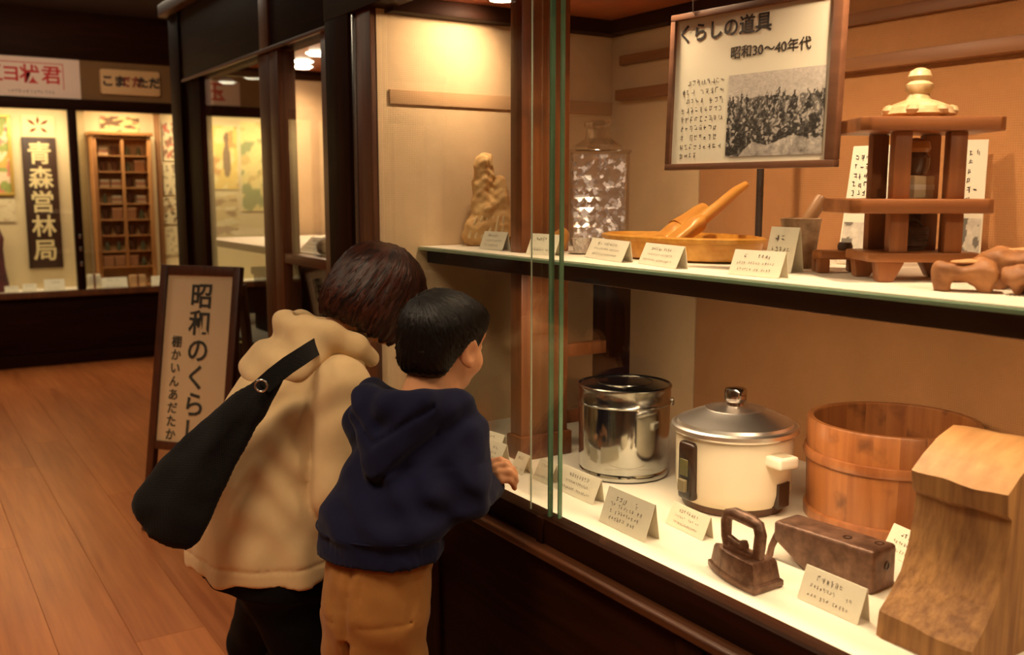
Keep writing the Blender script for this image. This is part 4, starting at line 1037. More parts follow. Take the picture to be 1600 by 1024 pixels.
# knotty root clogs at the right end of the shelf
ROOT = plain('knotty_root_wood', S(188, 128, 76), rough=.6, c2=S(116, 68, 36), scale=22, bump=.5)
def root(label, c, rz, L, W, seed, h=.036):
    t = thing('root_carving', label, 'carving', c, rz, 'knotty root carvings')
    def f(P):
        d = union(.012, ell(P, (0, 0, h), (L, W, .013)), ell(P, (L * .55, .004, h + .006), (L * .42, W * .7, .012)), ell(P, (-L * .7, 0, h - .004), (L * .3, W * .55, .013)))
        legs = union(.008, *[rcone(P, (x * L, y * W, h - .004), (x * L * 1.02, y * W, .004), h * .42, h * .36) for x, y in ((.62, .45), (.62, -.45), (-.62, .4), (-.62, -.4))])
        return np.maximum(smin(d, legs, .008) + .0055 * wob(P, 55, seed) + .003 * wob(P, 130, seed + 2), -P[2])
    implicit('root_body', f, (-L * 1.3, -W * 1.4, -.003), (L * 1.3, W * 1.4, h + .035), .0032, ROOT, t)
    g = implicit('worn_top', lambda P: ell(P, (.0, 0, h + .0125), (L * .5, W * .5, .004)) + .0015 * wob(P, 90, seed), (-L, -W, h), (L, W, h + .02), .0022, plain('worn_root_top', S(216, 162, 106), rough=.5, var=.3, scale=40), t)
root('knotty root carving with stub legs nearest the shelf front', (1.215, .770, ZS + .0005), R_(-62), .040, .026, 1.0, .026)
root('knotty root carving cut by the right frame edge', (1.245, .672, ZS + .0005), R_(-75), .052, .030, 2.0, .026)
root('larger knotty root slab lying behind the two front carvings', (1.33, .735, ZS + .0005), R_(-55), .080, .045, 3.0, .040)
# ================================================================== PEOPLE
class Blob:
    """body or cloth volume built up from blended pieces, each sampled only near itself"""
    def __init__(s, lo, hi, h): s.g = G(lo, hi, h); s.D = np.full(tuple(s.g.n), 0.5, np.float32); s.h = h
    def sl(s, lo, hi):
        a = np.clip(np.floor((np.array(lo) - s.g.lo) / s.h).astype(int), 0, s.g.n - 1); b = np.clip(np.ceil((np.array(hi) - s.g.lo) / s.h).astype(int) + 1, 1, s.g.n)
        return tuple(slice(int(i), int(max(j, i + 1))) for i, j in zip(a, b))
    def put(s, fn, lo, hi, k, mode='u'):
        m = max(0.02, k * 1.6) + 2 * s.h; q = s.sl(np.array(lo) - m, np.array(hi) + m); P = [p[q] for p in s.g.P]; d = fn(P).astype(np.float32)
        s.D[q] = smin(s.D[q], d, k) if mode == 'u' else smax(s.D[q], -d, k)
    def cone(s, a, b, r1, r2, k=0.01, mode='u'):
        a, b = np.array(a, float), np.array(b, float); r = max(r1, r2); s.put(lambda P: rcone(P, a, b, r1, r2), np.minimum(a, b) - r, np.maximum(a, b) + r, k, mode)
    def path(s, pts, rad, k=0.01):
        for i in range(len(pts) - 1): s.cone(pts[i], pts[i + 1], rad[i], rad[i + 1], k)
    def ell(s, c, r, rot=None, k=0.01, mode='u'):
        R = max(r); s.put(lambda P: ell(P, c, r, rot), np.array(c) - R, np.array(c) + R, k, mode)
    def all(s, fn): s.D = fn(s.g.P, s.D).astype(np.float32)
    def build(s, name, mat, parent=None, relax=2):
        V, Fc = nets(s.g, s.D); Fc = Fc[(Fc >= 0).all(1)]
        for _ in range(relax):
            A = np.zeros_like(V); C = np.zeros(len(V), np.float32)
            for a in range(4): np.add.at(A, Fc[:, a], V[Fc[:, (a + 1) % 4]]); np.add.at(C, Fc[:, a], 1)
            V = np.where(C[:, None] > 0, 0.45 * V + 0.55 * A / np.maximum(C, 1)[:, None], V)
        return finish(name, np_mesh(name, V, Fc), mat, parent, 180)

def sections(P, zs, xc, yc, a, b):
    """garment hanging in level sections: centre and half widths by height"""
    z = P[2]; X, Y, A, B = (np.interp(z, zs, q).astype(np.float32) for q in (xc, yc, a, b))
    k = np.sqrt(((P[0] - X) / A) ** 2 + ((P[1] - Y) / B) ** 2)
    return np.maximum((k - 1) * np.minimum(A, B) * 0.92, np.maximum(zs[0] - z, z - zs[-1]))

class Fr:
    """rotated frame inside a person's space"""
    def __init__(s, c, yaw=0, pitch=0, roll=0, sc=1.0):
        from mathutils import Euler
        s.m = np.array(Euler((R_(pitch), R_(roll), R_(yaw)), 'YXZ').to_matrix()); s.c = np.array(c, float); s.sc = sc
    def __call__(s, x, y, z): return s.c + s.m @ (np.array([x, y, z]) * s.sc)
    @property
    def rot(s): return s.m.T.astype(np.float32)
    def inv(s, P): q = local(P, s.c, s.rot); return tuple(v / s.sc for v in q)

def head(B, f, k=0.012):
    """skull, jaw, nose, lips, ears in frame f (y = facing, about 0.2 tall)"""
    s = f.sc; E = lambda c, r, k=k, mode='u', rot=None: B.ell(f(*c), [q * s for q in r], f.rot if rot is None else rot, k * s, mode)
    E((0, -.012, .018), (.073, .088, .080)); E((0, .030, -.030), (.056, .052, .062), .02); E((0, .050, -.074), (.028, .026, .022), .02)
    for sx in (-1, 1): E((sx * .034, .052, -.030), (.026, .024, .026), .016)                 # cheeks
    E((0, .066, .030), (.050, .022, .026), .02)                                             # brow
    for sx in (-1, 1): E((sx * .029, .084, .002), (.014, .012, .009), .008, 's')            # eye sockets
    for sx in (-1, 1): E((sx * .029, .0705, .001), (.0125, .0115, .0115), .003)              # eyes
    B.cone(f(0, .078, .008), f(0, .094, -.022), .0075 * s, .0105 * s, .010 * s)              # nose
    for sx in (-1, 1): E((sx * .010, .086, -.025), (.008, .009, .007), .006)
    E((0, .079, -.046), (.019, .010, .0050), .006); E((0, .077, -.055), (.016, .010, .0055), .006)   # lips
    for sx in (-1, 1):                                                                        # ears
        er = (f.m @ np.array(__import__('mathutils').Euler((R_(-8), 0, R_(sx * -22))).to_matrix())).T.astype(np.float32)
        E((sx * .077, -.004, -.012), (.009, .020, .030), .006, 'u', er); E((sx * .086, .000, -.010), (.006, .011, .018), .004, 's', er)
        E((sx * .077, .003, -.036), (.007, .008, .009), .006)
    return B

SKIN = plain('warm_skin', S(206, 146, 104), rough=.5, var=.08, scale=30, spec=.35)
EYEW = plain('eye_white', S(225, 215, 200), rough=.2); IRIS = plain('dark_iris', S(30, 18, 12), rough=.15)
LIP = plain('lip_skin', S(176, 100, 84), rough=.45)
def paint_face(o, f):
    me = o.data
    for m in (EYEW, IRIS, LIP): me.materials.append(m)
    n = len(me.polygons); C = np.empty(n * 3, np.float32); me.polygons.foreach_get('center', C); C = C.reshape(-1, 3)
    x, y, z = f.inv(tuple(C.T)); idx = np.zeros(n, np.int32)
    for sx in (-1, 1):
        e = (np.abs(x - sx * .029) < .0115) & (np.abs(z - .001) < .0048) & (y > .070); idx[e] = 1
        idx[e & ((x - sx * .029) ** 2 + (z - .001) ** 2 < .0048 ** 2)] = 2
    idx[(np.abs(x) < .018) & (z < -.043) & (z > -.059) & (y > .078)] = 3
    me.polygons.foreach_set('material_index', idx)

def hair_mat(name, c1, c2, rough=.35):
    m, nt, b = M(name); a = N(nt, 'ShaderNodeAttribute'); a.attribute_name = 'strand'
    nz = N(nt, 'ShaderNodeTexNoise'); nz.inputs['Scale'].default_value = 1.0; nz.inputs['Detail'].default_value = 4; nt.links.new(a.outputs['Vector'], nz.inputs['Vector'])
    cr = N(nt, 'ShaderNodeValToRGB'); cr.color_ramp.elements[0].position = .35; cr.color_ramp.elements[1].position = .68; cr.color_ramp.elements[0].color = c1; cr.color_ramp.elements[1].color = c2
    nt.links.new(nz.outputs['Fac'], cr.inputs[0]); nt.links.new(cr.outputs[0], b.inputs['Base Color'])
    bp = N(nt, 'ShaderNodeBump'); bp.inputs['Strength'].default_value = .5; bp.inputs['Distance'].default_value = .002; nt.links.new(nz.outputs['Fac'], bp.inputs['Height']); nt.links.new(bp.outputs[0], b.inputs['Normal'])
    b.inputs['Roughness'].default_value = rough; b.inputs['Specular IOR Level'].default_value = .28; b.inputs['Anisotropic'].default_value = .5
    return m

def strand_attr(o, f, crown, freq=26.0):
    """direction of growth: angle around the crown, distance from it"""
    me = o.data; n = len(me.vertices); V = np.empty(n * 3, np.float32); me.vertices.foreach_get('co', V); x, y, z = f.inv(tuple(V.reshape(-1, 3).T))
    c = np.array(crown, float); c /= np.linalg.norm(c); u = np.cross(c, [1, 0, 0]); u /= np.linalg.norm(u); v = np.cross(c, u)
    q = np.stack([x, y, z], 1); q = q / np.linalg.norm(q, axis=1)[:, None]
    az = np.arctan2(q @ v, q @ u); pol = np.arccos(np.clip(q @ c, -1, 1)); az = az + .5 * pol
    at_ = me.attributes.new('strand', 'FLOAT_VECTOR', 'POINT')
    at_.data.foreach_set('vector', np.stack([np.cos(az) * freq, np.sin(az) * freq, pol * 1.6], 1).astype(np.float32).ravel())

def locks(name, f, crown, surf, n, mat, parent, polmax, seed, wd=.0062, lift=.0022, pol0=.04):
    """flat tapered locks lying on the hair surface, growing from the crown; surf(dir) = radius"""
    rnd = random.Random(seed); c = np.array(crown, float); c /= np.linalg.norm(c); u = np.cross(c, [1, 0, 0]); u /= np.linalg.norm(u); v = np.cross(c, u)
    V, Fc, A = [], [], []
    for i in range(n):
        az0 = rnd.uniform(0, 2 * math.pi); p0 = pol0 + rnd.random() ** 1.6 * 1.5; m = 11; b = len(V); jit = rnd.uniform(-.12, .12); w0 = wd * rnd.uniform(.6, 1.25); lf = lift * rnd.uniform(.2, 1.3)
        p1 = polmax(az0) + rnd.uniform(-.10, .05)
        if p1 < p0 + .25: continue
        p1 = min(p1, p0 + rnd.uniform(.8, 1.9)); ok = True
        for k in range(m):
            t = k / (m - 1); pol = p0 + (p1 - p0) * t; az = az0 - .5 * pol + jit * t
            taper = math.sin(math.pi * min(1, .18 + .82 * t)) ** .6 if t < 1 else .02
            for s_ in (-1, 0, 1):
                da = s_ * w0 * taper / max(.02, .09 * math.sin(min(max(pol, .15), 2.6))) 
                a = az + da; d = c * math.cos(pol) + (u * math.cos(a) + v * math.sin(a)) * math.sin(pol)
                r = surf(d) + (lf if s_ == 0 else -.0008) * (1 if 0 < k < m - 1 else .1)
                V.append(f(*(d * r))); A.append((math.cos(az0 + i) * 26 + s_ * .3, math.sin(az0 + i) * 26, t * 1.2))
        for k in range(m - 1):
            for s_ in (0, 1): q = b + k * 3 + s_; Fc.append((q, q + 1, q + 4, q + 3))
    o = finish(name, np_mesh(name, np.array(V), np.array(Fc)), mat, parent, 180)
    a_ = o.data.attributes.new('strand', 'FLOAT_VECTOR', 'POINT'); a_.data.foreach_set('vector', np.array(A, np.float32).ravel()); return o

def sampler(D, g, f, r0=.02, r1=.24):
    """radius at which a direction from the frame's centre leaves the volume"""
    def surf(d):
        lo, hi = r0, r1; rs = np.linspace(r1, r0, 90); pts = np.array([f(*(np.array(d) * r)) for r in (r0, r1)])
        P = pts[1][None] + (pts[0] - pts[1])[None] * np.linspace(0, 1, 90)[:, None]; ix = np.clip(((P - g.lo) / g.h).round().astype(int), 0, g.n - 1)
        ins = D[ix[:, 0], ix[:, 1], ix[:, 2]] < 0
        return float(rs[int(np.argmax(ins))]) if ins.any() else r0
    return surf

def to_local(root, rz, p):
    c, s = math.cos(-rz), math.sin(-rz); x, y = p[0] - root[0], p[1] - root[1]; return np.array([c * x - s * y, s * x + c * y, p[2]])

# ------------------------------------------------------------------ the boy
BR, BZ = (0.672, 1.497), R_(-60)
bl = lambda p: to_local(BR, BZ, p)
bf = Fr((.048, .164, 1.098), yaw=-13, pitch=-12, sc=.875)
neck = np.array((.034, .130, .985))
shR, shL = np.array((.112, .125, .945)), np.array((-.098, .125, .95))
elR = bl(at(726, 772, 1.71)); wrR = bl(on(766, 757, 0, .945)); elL = np.array((-.092, .215, .825)); wrL = np.array((-.05, .27, .80))
B = Blob((-.18, -.12, .56), (.24, .36, 1.23), .0030)
head(B, bf)
B.cone(bf(0, -.030, -.04), neck, .040, .043, .02); B.cone(neck, (.02, .09, .86), .05, .075, .03); B.cone((.02, .09, .86), (0, .01, .62), .075, .072, .03)
B.cone(shL, shR, .026, .026, .03)
for a, e, w_ in ((shR, elR, wrR), (shL, elL, wrL)): B.cone(a, e, .028, .024, .02); B.cone(e, w_, .023, .018, .012)
# right hand on the rail, fingers bent over it
def finger(B, pts, r, k=.005): B.path(pts, r, k)
FING = [((766, 723, .950), (782, 719, .962), (793, 724, .973), (799, 732, .979)), ((774, 731, .949), (791, 727, .962), (801, 733, .973), (806, 741, .979)),
        ((780, 740, .947), (796, 738, .961), (804, 745, .972), (807, 752, .978)), ((783, 750, .946), (796, 750, .960), (802, 756, .971), (804, 763, .977))]
pk = lambda q: bl(on(q[0], q[1], 0, q[2]))
for i, fg in enumerate(FING):
    pts = [pk(q) for q in fg]; B.cone(wrR, pts[0], .0125, .0085, .006); finger(B, pts, [.0078, .0069, .0064, .0056], .0025)
t0, t1, t2 = pk((762, 747, .944)), pk((754, 738, .950)), pk((755, 727, .960)); finger(B, [wrR * .5 + t0 * .5, t0, t1, t2], [.0105, .009, .0076, .0062], .003)
pl = wrL + np.array((.01, .035, -.004)); B.cone(wrL, pl, .018, .018, .008)
for i in range(4):
    q = pl + np.array((-.018 + .012 * i, .012, .002)); finger(B, [q, q + (0, .02, .001), q + (0, .033, -.006), q + (0, .040, -.014)], [.0078, .0072, .0066, .006], .003); B.cone(pl, q, .012, .0085, .006)
finger(B, [pl + (.016, -.01, 0), pl + (.028, .006, -.002), pl + (.032, .018, -.006)], [.009, .008, .0068], .004)
boy = B.build('person', SKIN); paint_face(boy, bf); boy.location = (BR[0], BR[1], 0); boy.rotation_euler = (0, 0, BZ)
tag(boy, 'small boy in a navy hoodie and khaki trousers leaning on the case rail', 'person')
# hair
HB_ = Blob(tuple(np.array(bf.c) - .15), tuple(np.array(bf.c) + .15), .0032)
def boyhair(P, D):
    x, y, z = bf.inv(P); s = bf.sc; F = (x, y, z)
    d = union(.02, ell(F, (0, -.012, .022), (.0835, .098, .090)), ell(F, (0, -.050, -.030), (.068, .046, .056)), ell(F, (0, .035, .06), (.066, .06, .040)))
    face = (y - np.interp(z, [-.12, -.05, -.022, .0, .022, .036, .05, .12], [-.030, -.030, -.022, .030, .044, .070, .12, .2]))
    d = smax(d, face, .010)
    for sx in (-1, 1): d = smax(d, -ell(F, (sx * .086, .006, -.026), (.030, .026, .034)), .008)
    d = smax(d, -(z + .074 + .10 * np.maximum(0, y + .05)), .012)
    d = d + .0012 * np.sin(46 * np.arctan2(x, z - .02 + .6 * (y + .05)) + 3 * wob(F, 40, 2))
    return d * s
HB_.all(boyhair)
HAIRB = hair_mat('black_hair', S(7, 5, 4), S(19, 12, 9), .52)
hb = HB_.build('hair', HAIRB, boy, 1); CRB = (-.012, -.070, .078); strand_attr(hb, bf, CRB, 40)
sfb = sampler(HB_.D, HB_.g, bf)
locks('hair_locks', bf, CRB, sfb, 430, HAIRB, hb, lambda a: 1.5, 5, wd=.0055, lift=.0018)
# hoodie
NAVY = fabric('navy_sweatshirt', S(17, 18, 45), scale=7000, bump=.1, var=.25, big=14, sheen=.05)
H = Blob((-.28, -.16, .60), (.30, .42, 1.08), .0042)
zs = [.745, .778, .790, .815, .855, .905, .955, .985, 1.005]
H.put(lambda P: sections(P, zs, [0, 0, 0, .003, .012, .022, .028, .032, .034], [.020, .026, .032, .044, .068, .098, .120, .132, .138],
                         [.116, .116, .124, .123, .120, .118, .104, .080, .060], [.098, .098, .107, .106, .100, .092, .082, .068, .056]), (-.2, -.15, .70), (.2, .3, 1.03), .012)
for a, e, w_, o_ in ((shR, elR, wrR, 1), (shL, elL, wrL, -1)):
    w2 = e + (w_ - e) * .93; H.cone(a + (-.006 * o_, 0, -.008), e, .052, .043, .03); H.cone(e, w2, .042, .030, .018); H.cone(e + (w2 - e) * .86, e + (w2 - e) * 1.0, .0295, .0285, .004)
# hood lying on the back, thick rolled edge round the neck
for pts, r in (([(.088, .165, .985), (.104, .115, 1.000), (.075, .055, 1.005), (.020, .030, 1.000), (-.042, .048, 1.004), (-.070, .105, 1.004), (-.055, .160, .985)], .026),):
    H.path(pts, [r * .8, r, r * 1.1, r * 1.15, r * 1.1, r, r * .8], .018)
for (xa, ya, za), (xb, yb, zb), r1, r2 in (((.098, .085, .992), (.030, .002, .900), .024, .026), ((-.066, .080, .996), (.012, .000, .900), .024, .026), ((.055, .040, .985), (.024, .004, .915), .036, .032), ((-.028, .036, .985), (.016, .004, .915), .036, .032)):
    H.cone((xa, ya, za), (xb, yb, zb), r1, r2, .012)
H.ell((.034, .118, 1.015), (.060, .058, .035), None, .010, 's')
def navyfold(P, D):
    x, y, z = P
    r = .0040 * np.sin(z * 95 + 26 * x + 2.2 * np.sin(x * 24)) * np.exp(-((z - .825) / .06) ** 2) + .0030 * np.sin((x + .7 * z) * 120) * np.exp(-((z - .86) / .05) ** 2) * (x > .03)
    r += .0022 * np.abs(np.sin((x * 1.0 - z * .8) * 60)) * (z > .90)
    rib = .0011 * np.sin(np.arctan2(y - .026, x) * 95) * (z < .787)
    fold = .007 * np.exp(-((z - .945 - .75 * np.abs(x - .015)) / .006) ** 2) * (y < .09) * (np.abs(x - .015) < .085) + .006 * np.exp(-((z - .872 - 1.15 * np.abs(x - .02)) / .006) ** 2) * (y < .06) * (np.abs(x - .02) < .09)
    return D + r + rib + .0022 * wob(P, 45, 2) + fold
H.all(navyfold)
hd = H.build('hoodie', NAVY, boy, 2)
tube('hem_seam', [(.1225 * math.cos(a), .031 + .1035 * math.sin(a), .7895) for a in np.linspace(0, 2 * math.pi, 60)], .0016, NAVY, hd, 6)
# trousers
KHAKI = fabric('khaki_cotton', S(150, 102, 52), scale=8000, bump=.1, var=.16, big=18, sheen=.05)
T = Blob((-.17, -.16, .04), (.18, .18, .82), .0045)
T.put(lambda P: sections(P, [.54, .60, .66, .76, .79], [0] * 5, [.0, .0, .006, .024, .032], [.090, .094, .096, .094, .090], [.084, .090, .094, .088, .082]), (-.13, -.12, .50), (.13, .14, .80), .012)
for sx in (-1, 1):
    T.cone((sx * .046, -.006, .63), (sx * .052, .012, .36), .052, .047, .008); T.cone((sx * .052, .012, .36), (sx * .060, -.008, .075), .047, .044, .02)
def khfold(P, D):
    x, y, z = P
    seam = .006 * np.exp(-(x / .0055) ** 2) * (z > .50) * (y < 0); gap = .014 * np.exp(-(x / .009) ** 2) * (z < .62)
    pk = .0024 * (np.abs(np.abs(np.abs(x) - .058) - .033) < .0028) * (z > .645) * (z < .735) * (y < 0) + .0024 * (np.abs(z - .648) < .0028) * (np.abs(np.abs(x) - .058) < .034) * (y < 0)
    return D + seam + gap + pk + .0030 * np.sin(z * 70 + 30 * x + 2 * np.sin(30 * x)) * np.exp(-((z - .57) / .09) ** 2) + .002 * wob(P, 50, 7)
T.all(khfold); tb = T.build('trousers', KHAKI, boy, 2)
SHOE = plain('dark_shoe', S(40, 34, 32), rough=.6); SOLE = plain('pale_sole', S(190, 180, 160), rough=.6)
for sx in (-1, 1):
    sh = Blob((sx * .060 - .06, -.09, -.002), (sx * .060 + .06, .16, .11), .004); c = sx * .060
    sh.ell((c, -.01, .05), (.034, .045, .045), None, .02); sh.ell((c, .06, .032), (.038, .075, .030), None, .025); sh.all(lambda P, D: np.maximum(D, .012 - P[2]))
    s_ = sh.build('shoe', SHOE, boy, 1)
    prism('sole', [(c + .040 * math.cos(a) * (1 if math.sin(a) > 0 else .9), .036 + .105 * math.sin(a)) for a in np.linspace(0, 2 * math.pi, 25)[:-1]], 2, .0, .015, SOLE, s_, .003)

# ------------------------------------------------------------------ the woman
WR, WZ = (0.617, 1.955), R_(-93)
wl = lambda p: to_local(WR, WZ, p)
wf = Fr((.032, .268, 1.148), yaw=6, pitch=-26, roll=4, sc=.96)
wneck = np.array((.014, .185, 1.045)); wsR, wsL = np.array((.145, .136, .985)), np.array((-.155, .150, .99))
weR, weL = np.array((.178, .112, .775)), np.array((-.21, .20, .78)); wwR, wwL = np.array((.100, .150, .645)), np.array((-.15, .20, .66))
W = Blob((-.30, -.20, .50), (.30, .44, 1.32), .0042)
head(W, wf)
W.cone(wf(0, -.035, -.045), wneck, .046, .052, .02); W.cone(wneck, (0, .115, .92), .05, .075, .03); W.cone((0, .115, .92), (0, .02, .70), .075, .085, .03); W.cone(wsL, wsR, .036, .036, .02)
for sx, a, e, w_ in ((1, wsR, weR, wwR), (-1, wsL, weL, wwL)):
    W.cone(a, e, .036, .031, .02); W.cone(e, w_, .030, .022, .012); d = (w_ - e) / np.linalg.norm(w_ - e); p = w_ + d * .045; W.cone(w_, p, .023, .026, .01)
    for i in range(4):
        q = p + np.array(((i - 1.5) * .017, .012, -.022)); W.cone(p, q, .018, .0105, .008); finger(W, [q, q + d * .022, q + d * .036 + (0, 0, -.010), q + d * .044 + (0, 0, -.022)], [.0095, .009, .0082, .0072], .004)
    finger(W, [w_ + d * .02, w_ + d * .035 + (-sx * .030, .006, 0), w_ + d * .058 + (-sx * .040, .010, -.006)], [.012, .0105, .0085], .005)
wom = W.build('person', SKIN); paint_face(wom, wf); wom.location = (WR[0], WR[1], 0); wom.rotation_euler = (0, 0, WZ)
tag(wom, 'woman with a brown bob in a beige hooded coat bending towards the glass', 'person')
# bob
WH = Blob(tuple(np.array(wf.c) - .19), tuple(np.array(wf.c) + .19), .0036)
def bob(P, D):
    x, y, z = F = wf.inv(P)
    d = union(.02, ell(F, (0, -.010, .020), (.096, .108, .098)), ell(F, (0, -.022, -.030), (.100, .102, .085)))
    low = smin(d, ell(F, (0, -.008, -.055), (.094, .096, .075)), .02)
    d = smax(low, -smax(smax(-(y - .040), np.abs(x) - .064, .012), z - .046, .02), .010)
    hem = -(z + .088 + .10 * (y + .02)) ; d = smax(d, hem + .004 * np.sin(x * 190) + .003 * np.sin(y * 230 + 1), .006)
    d = smax(d, -ell(F, (0, .02, -.085), (.058, .085, .060)), .010)
    a = np.arctan2(x, -(y + .02)); d = d + .0022 * np.sin(30 * a + 2.5 * wob(F, 24, 1)) * np.clip((.09 - z) / .1, 0, 1)
    return d * wf.sc
WH.all(bob)
HAIRW = hair_mat('dark_brown_hair', S(22, 9, 6), S(72, 34, 22), .46)
hw_ = WH.build('hair', HAIRW, wom, 1); CRW = (0, -.030, .1); strand_attr(hw_, wf, CRW, 36)
sfw = sampler(WH.D, WH.g, wf)
locks('hair_locks', wf, CRW, sfw, 620, HAIRW, hw_, lambda a: 2.15, 9, wd=.0075, lift=.0026)
# coat
BEIGE = fabric('beige_cotton_coat', S(208, 178, 132), scale=8000, bump=.1, var=.14, big=10, sheen=.1)
C_ = Blob((-.32, -.22, .54), (.34, .42, 1.16), .0048)
zs = [.606, .62, .70, .80, .90, .98, 1.03, 1.06, 1.085]
C_.put(lambda P: sections(P, zs, [0] * 9, [.020, .020, .014, .018, .052, .100, .138, .160, .178], [.214, .212, .196, .176, .162, .158, .144, .112, .075], [.168, .167, .158, .148, .134, .122, .104, .085, .064]), (-.25, -.18, .56), (.25, .32, 1.1), .012)
for sx, a, e, w_ in ((1, wsR, weR, wwR), (-1, wsL, weL, wwL)):
    C_.cone(a + (sx * .012, 0, 0), e + (sx * .014, 0, 0), .060, .053, .006); C_.cone(e + (sx * .014, 0, 0), e + (w_ - e) * .9, .055, .044, .010)
def coatfold(P, D):
    x, y, z = P; a = np.arctan2(x, -(y - .02))
    r = .0036 * np.sin(7 * a + 1.0 * np.sin(z * 6)) * np.clip((.95 - z) / .30, 0, 1) + .0018 * np.sin(15 * a + z * 10) * np.clip((.85 - z) / .2, 0, 1)
    arm = .0026 * np.sin((z * 62 + y * 40) + 2 * np.sin(y * 30)) * (x > .14) * np.exp(-((z - .80) / .12) ** 2)
    sh = .004 * np.sin((x * 70 - z * 60)) * (x > .08) * np.exp(-((z - .97) / .05) ** 2)
    hemline = .0026 * (np.abs(z - .640) < .0035)
    return D + r + arm + sh + hemline + .0016 * wob(P, 34, 5)
C_.all(coatfold); ct = C_.build('coat', BEIGE, wom, 2)
# hood of the coat, with an open rolled edge
O = Blob((-.24, -.14, .94), (.26, .34, 1.18), .0044)
O.path([(.090, .222, 1.025), (.116, .178, 1.056), (.108, .125, 1.080), (.062, .092, 1.090), (-.01, .082, 1.090), (-.070, .096, 1.086), (-.108, .135, 1.078), (-.120, .190, 1.060), (-.085, .240, 1.035)], [.020, .026, .029, .030, .031, .030, .029, .026, .020], .016)
O.ell((0, .085, 1.046), (.126, .068, .034), euler(38, 0, 0), .025); O.ell((-.02, .025, 1.015), (.108, .050, .028), euler(48, 0, 0), .02); O.ell((.06, .075, 1.035), (.085, .065, .034), euler(36, 12, 0), .025)
O.ell((0, .150, 1.10), (.082, .082, .045), euler(20, 0, 0), .012, 's')
O.all(lambda P, D: D + .0026 * np.sin((P[1] * 1.0 + P[2] * .9) * 70 + 1.2 * np.sin(P[0] * 16)) * np.clip((.16 - P[1]) / .1, 0, 1) + .002 * wob(P, 30, 4))
O.build('hood', BEIGE, ct, 2)
# black trousers and shoes, black tunic edge under the coat
BLKC = plain('black_cloth', S(9, 8, 8), rough=.95, spec=.15, var=.3, scale=40)
ftL = wl((.775, 2.60, 0)); ftR = np.array((.10, .06, 0))
K = Blob((-.80, -.20, .03), (.26, .26, .70), .0065)
K.put(lambda P: sections(P, [.580, .62, .66], [0] * 3, [.02] * 3, [.196, .194, .19], [.144, .142, .14]), (-.22, -.15, .55), (.22, .2, .68), .01)
hipL = np.array((-.10, .02, .60)); kn = hipL * .5 + np.array((ftL[0], ftL[1], .09)) * .5 + np.array((0, .05, .03))
K.cone(hipL, kn, .095, .072, .04); K.cone(kn, (ftL[0], ftL[1], .10), .072, .058, .03)
K.cone((.10, .02, .60), (.10, .09, .36), .095, .072, .04); K.cone((.10, .09, .36), (ftR[0], ftR[1], .10), .072, .056, .03)
K.all(lambda P, D: D + .004 * wob(P, 26, 3)); K.build('trousers', BLKC, wom, 2)
for c, nm in ((ftL, 0), (ftR, 1)):
    sh = Blob((c[0] - .06, c[1] - .10, -.002), (c[0] + .06, c[1] + .20, .13), .0048)
    sh.ell((c[0], c[1] - .005, .06), (.040, .055, .055), None, .02); sh.ell((c[0], c[1] + .085, .038), (.044, .095, .035), None, .03); sh.all(lambda P, D: np.maximum(D, .014 - P[2]))
    s_ = sh.build('shoe', plain('grey_shoe', S(86, 78, 70), rough=.7), wom, 1)
    prism('sole', [(c[0] + .046 * math.cos(a), c[1] + .055 + .125 * math.sin(a)) for a in np.linspace(0, 2 * math.pi, 25)[:-1]], 2, 0, .018, SHOE, s_, .003)

# ------------------------------------------------------------------ her black shoulder bag
bA, bB = Vector(at(416, 596, 1.835)), Vector(at(258, 808, 1.785))
bag = thing('shoulder_bag', 'slouchy black shoulder bag hanging across the back of the beige coat', 'bag', tuple(bB))
BAGC = fabric('black_bag_canvas', S(20, 18, 18), scale=1500, var=.2, big=20, sheen=.05)
eu = (bB - bA); BL_ = eu.length; eu.normalize(); ev = eu.cross(VF).normalized(); ew = eu.cross(ev).normalized()
if ev.dot(VR) > 0: ev = -ev
rotm = np.array([list(eu), list(ev), list(ew)], np.float32); bo_ = np.array(bA)
lo_ = np.minimum(bA, bB) - .16 - np.array(bB); hi_ = np.maximum(bA, bB) + .16 - np.array(bB)
def in_plane(px, py):
    """corner of the bag's outline, laid in the bag's own plane"""
    d = ROT @ np.array([(px - 800) / F_PX, (py - 512) / F_PX, 1.0]); o = np.array([0, 0, CAM_H]); n = np.array(ew); t = ((bo_ - o) @ n) / (d @ n); q = o + d * t - bo_
    return float(q @ np.array(eu)), float(q @ np.array(ev))
OUTL = [in_plane(*q) for q in ((447, 564), (420, 578), (372, 612), (312, 660), (244, 726), (212, 772), (206, 790), (212, 808), (232, 838), (262, 853), (296, 859), (312, 848), (330, 810), (356, 752), (396, 672), (442, 594))]
def bagf(P):
    x, y, z = local(P, bo_ - np.array(bB), rotm); d2 = np.full(x.shape, 9.0, np.float32); s = np.ones(x.shape, np.float32); n = len(OUTL)
    for i in range(n):
        (ax, ay), (bx_, by_) = OUTL[i], OUTL[i - 1]; ex, ey = bx_ - ax, by_ - ay; wx, wy = x - ax, y - ay
        t = np.clip((wx * ex + wy * ey) / (ex * ex + ey * ey), 0, 1); d2 = np.minimum(d2, (wx - ex * t) ** 2 + (wy - ey * t) ** 2)
        c1, c2, c3 = y >= ay, y < by_, ex * wy > ey * wx; s = np.where((c1 & c2 & c3) | (~c1 & ~c2 & ~c3), -s, s)
    d = s * np.sqrt(d2); ht = .034 * np.sqrt(np.clip(-d / .060, 0, 1)) + .002
    f = np.where(d > 0, np.sqrt(d * d + z * z) - .002, (np.abs(z) - ht) * .55)
    return f + .0032 * np.sin(y * 80 + 24 * x) * np.clip(1.1 - x / BL_, 0, 1) + .0022 * wob(P, 42, 6)
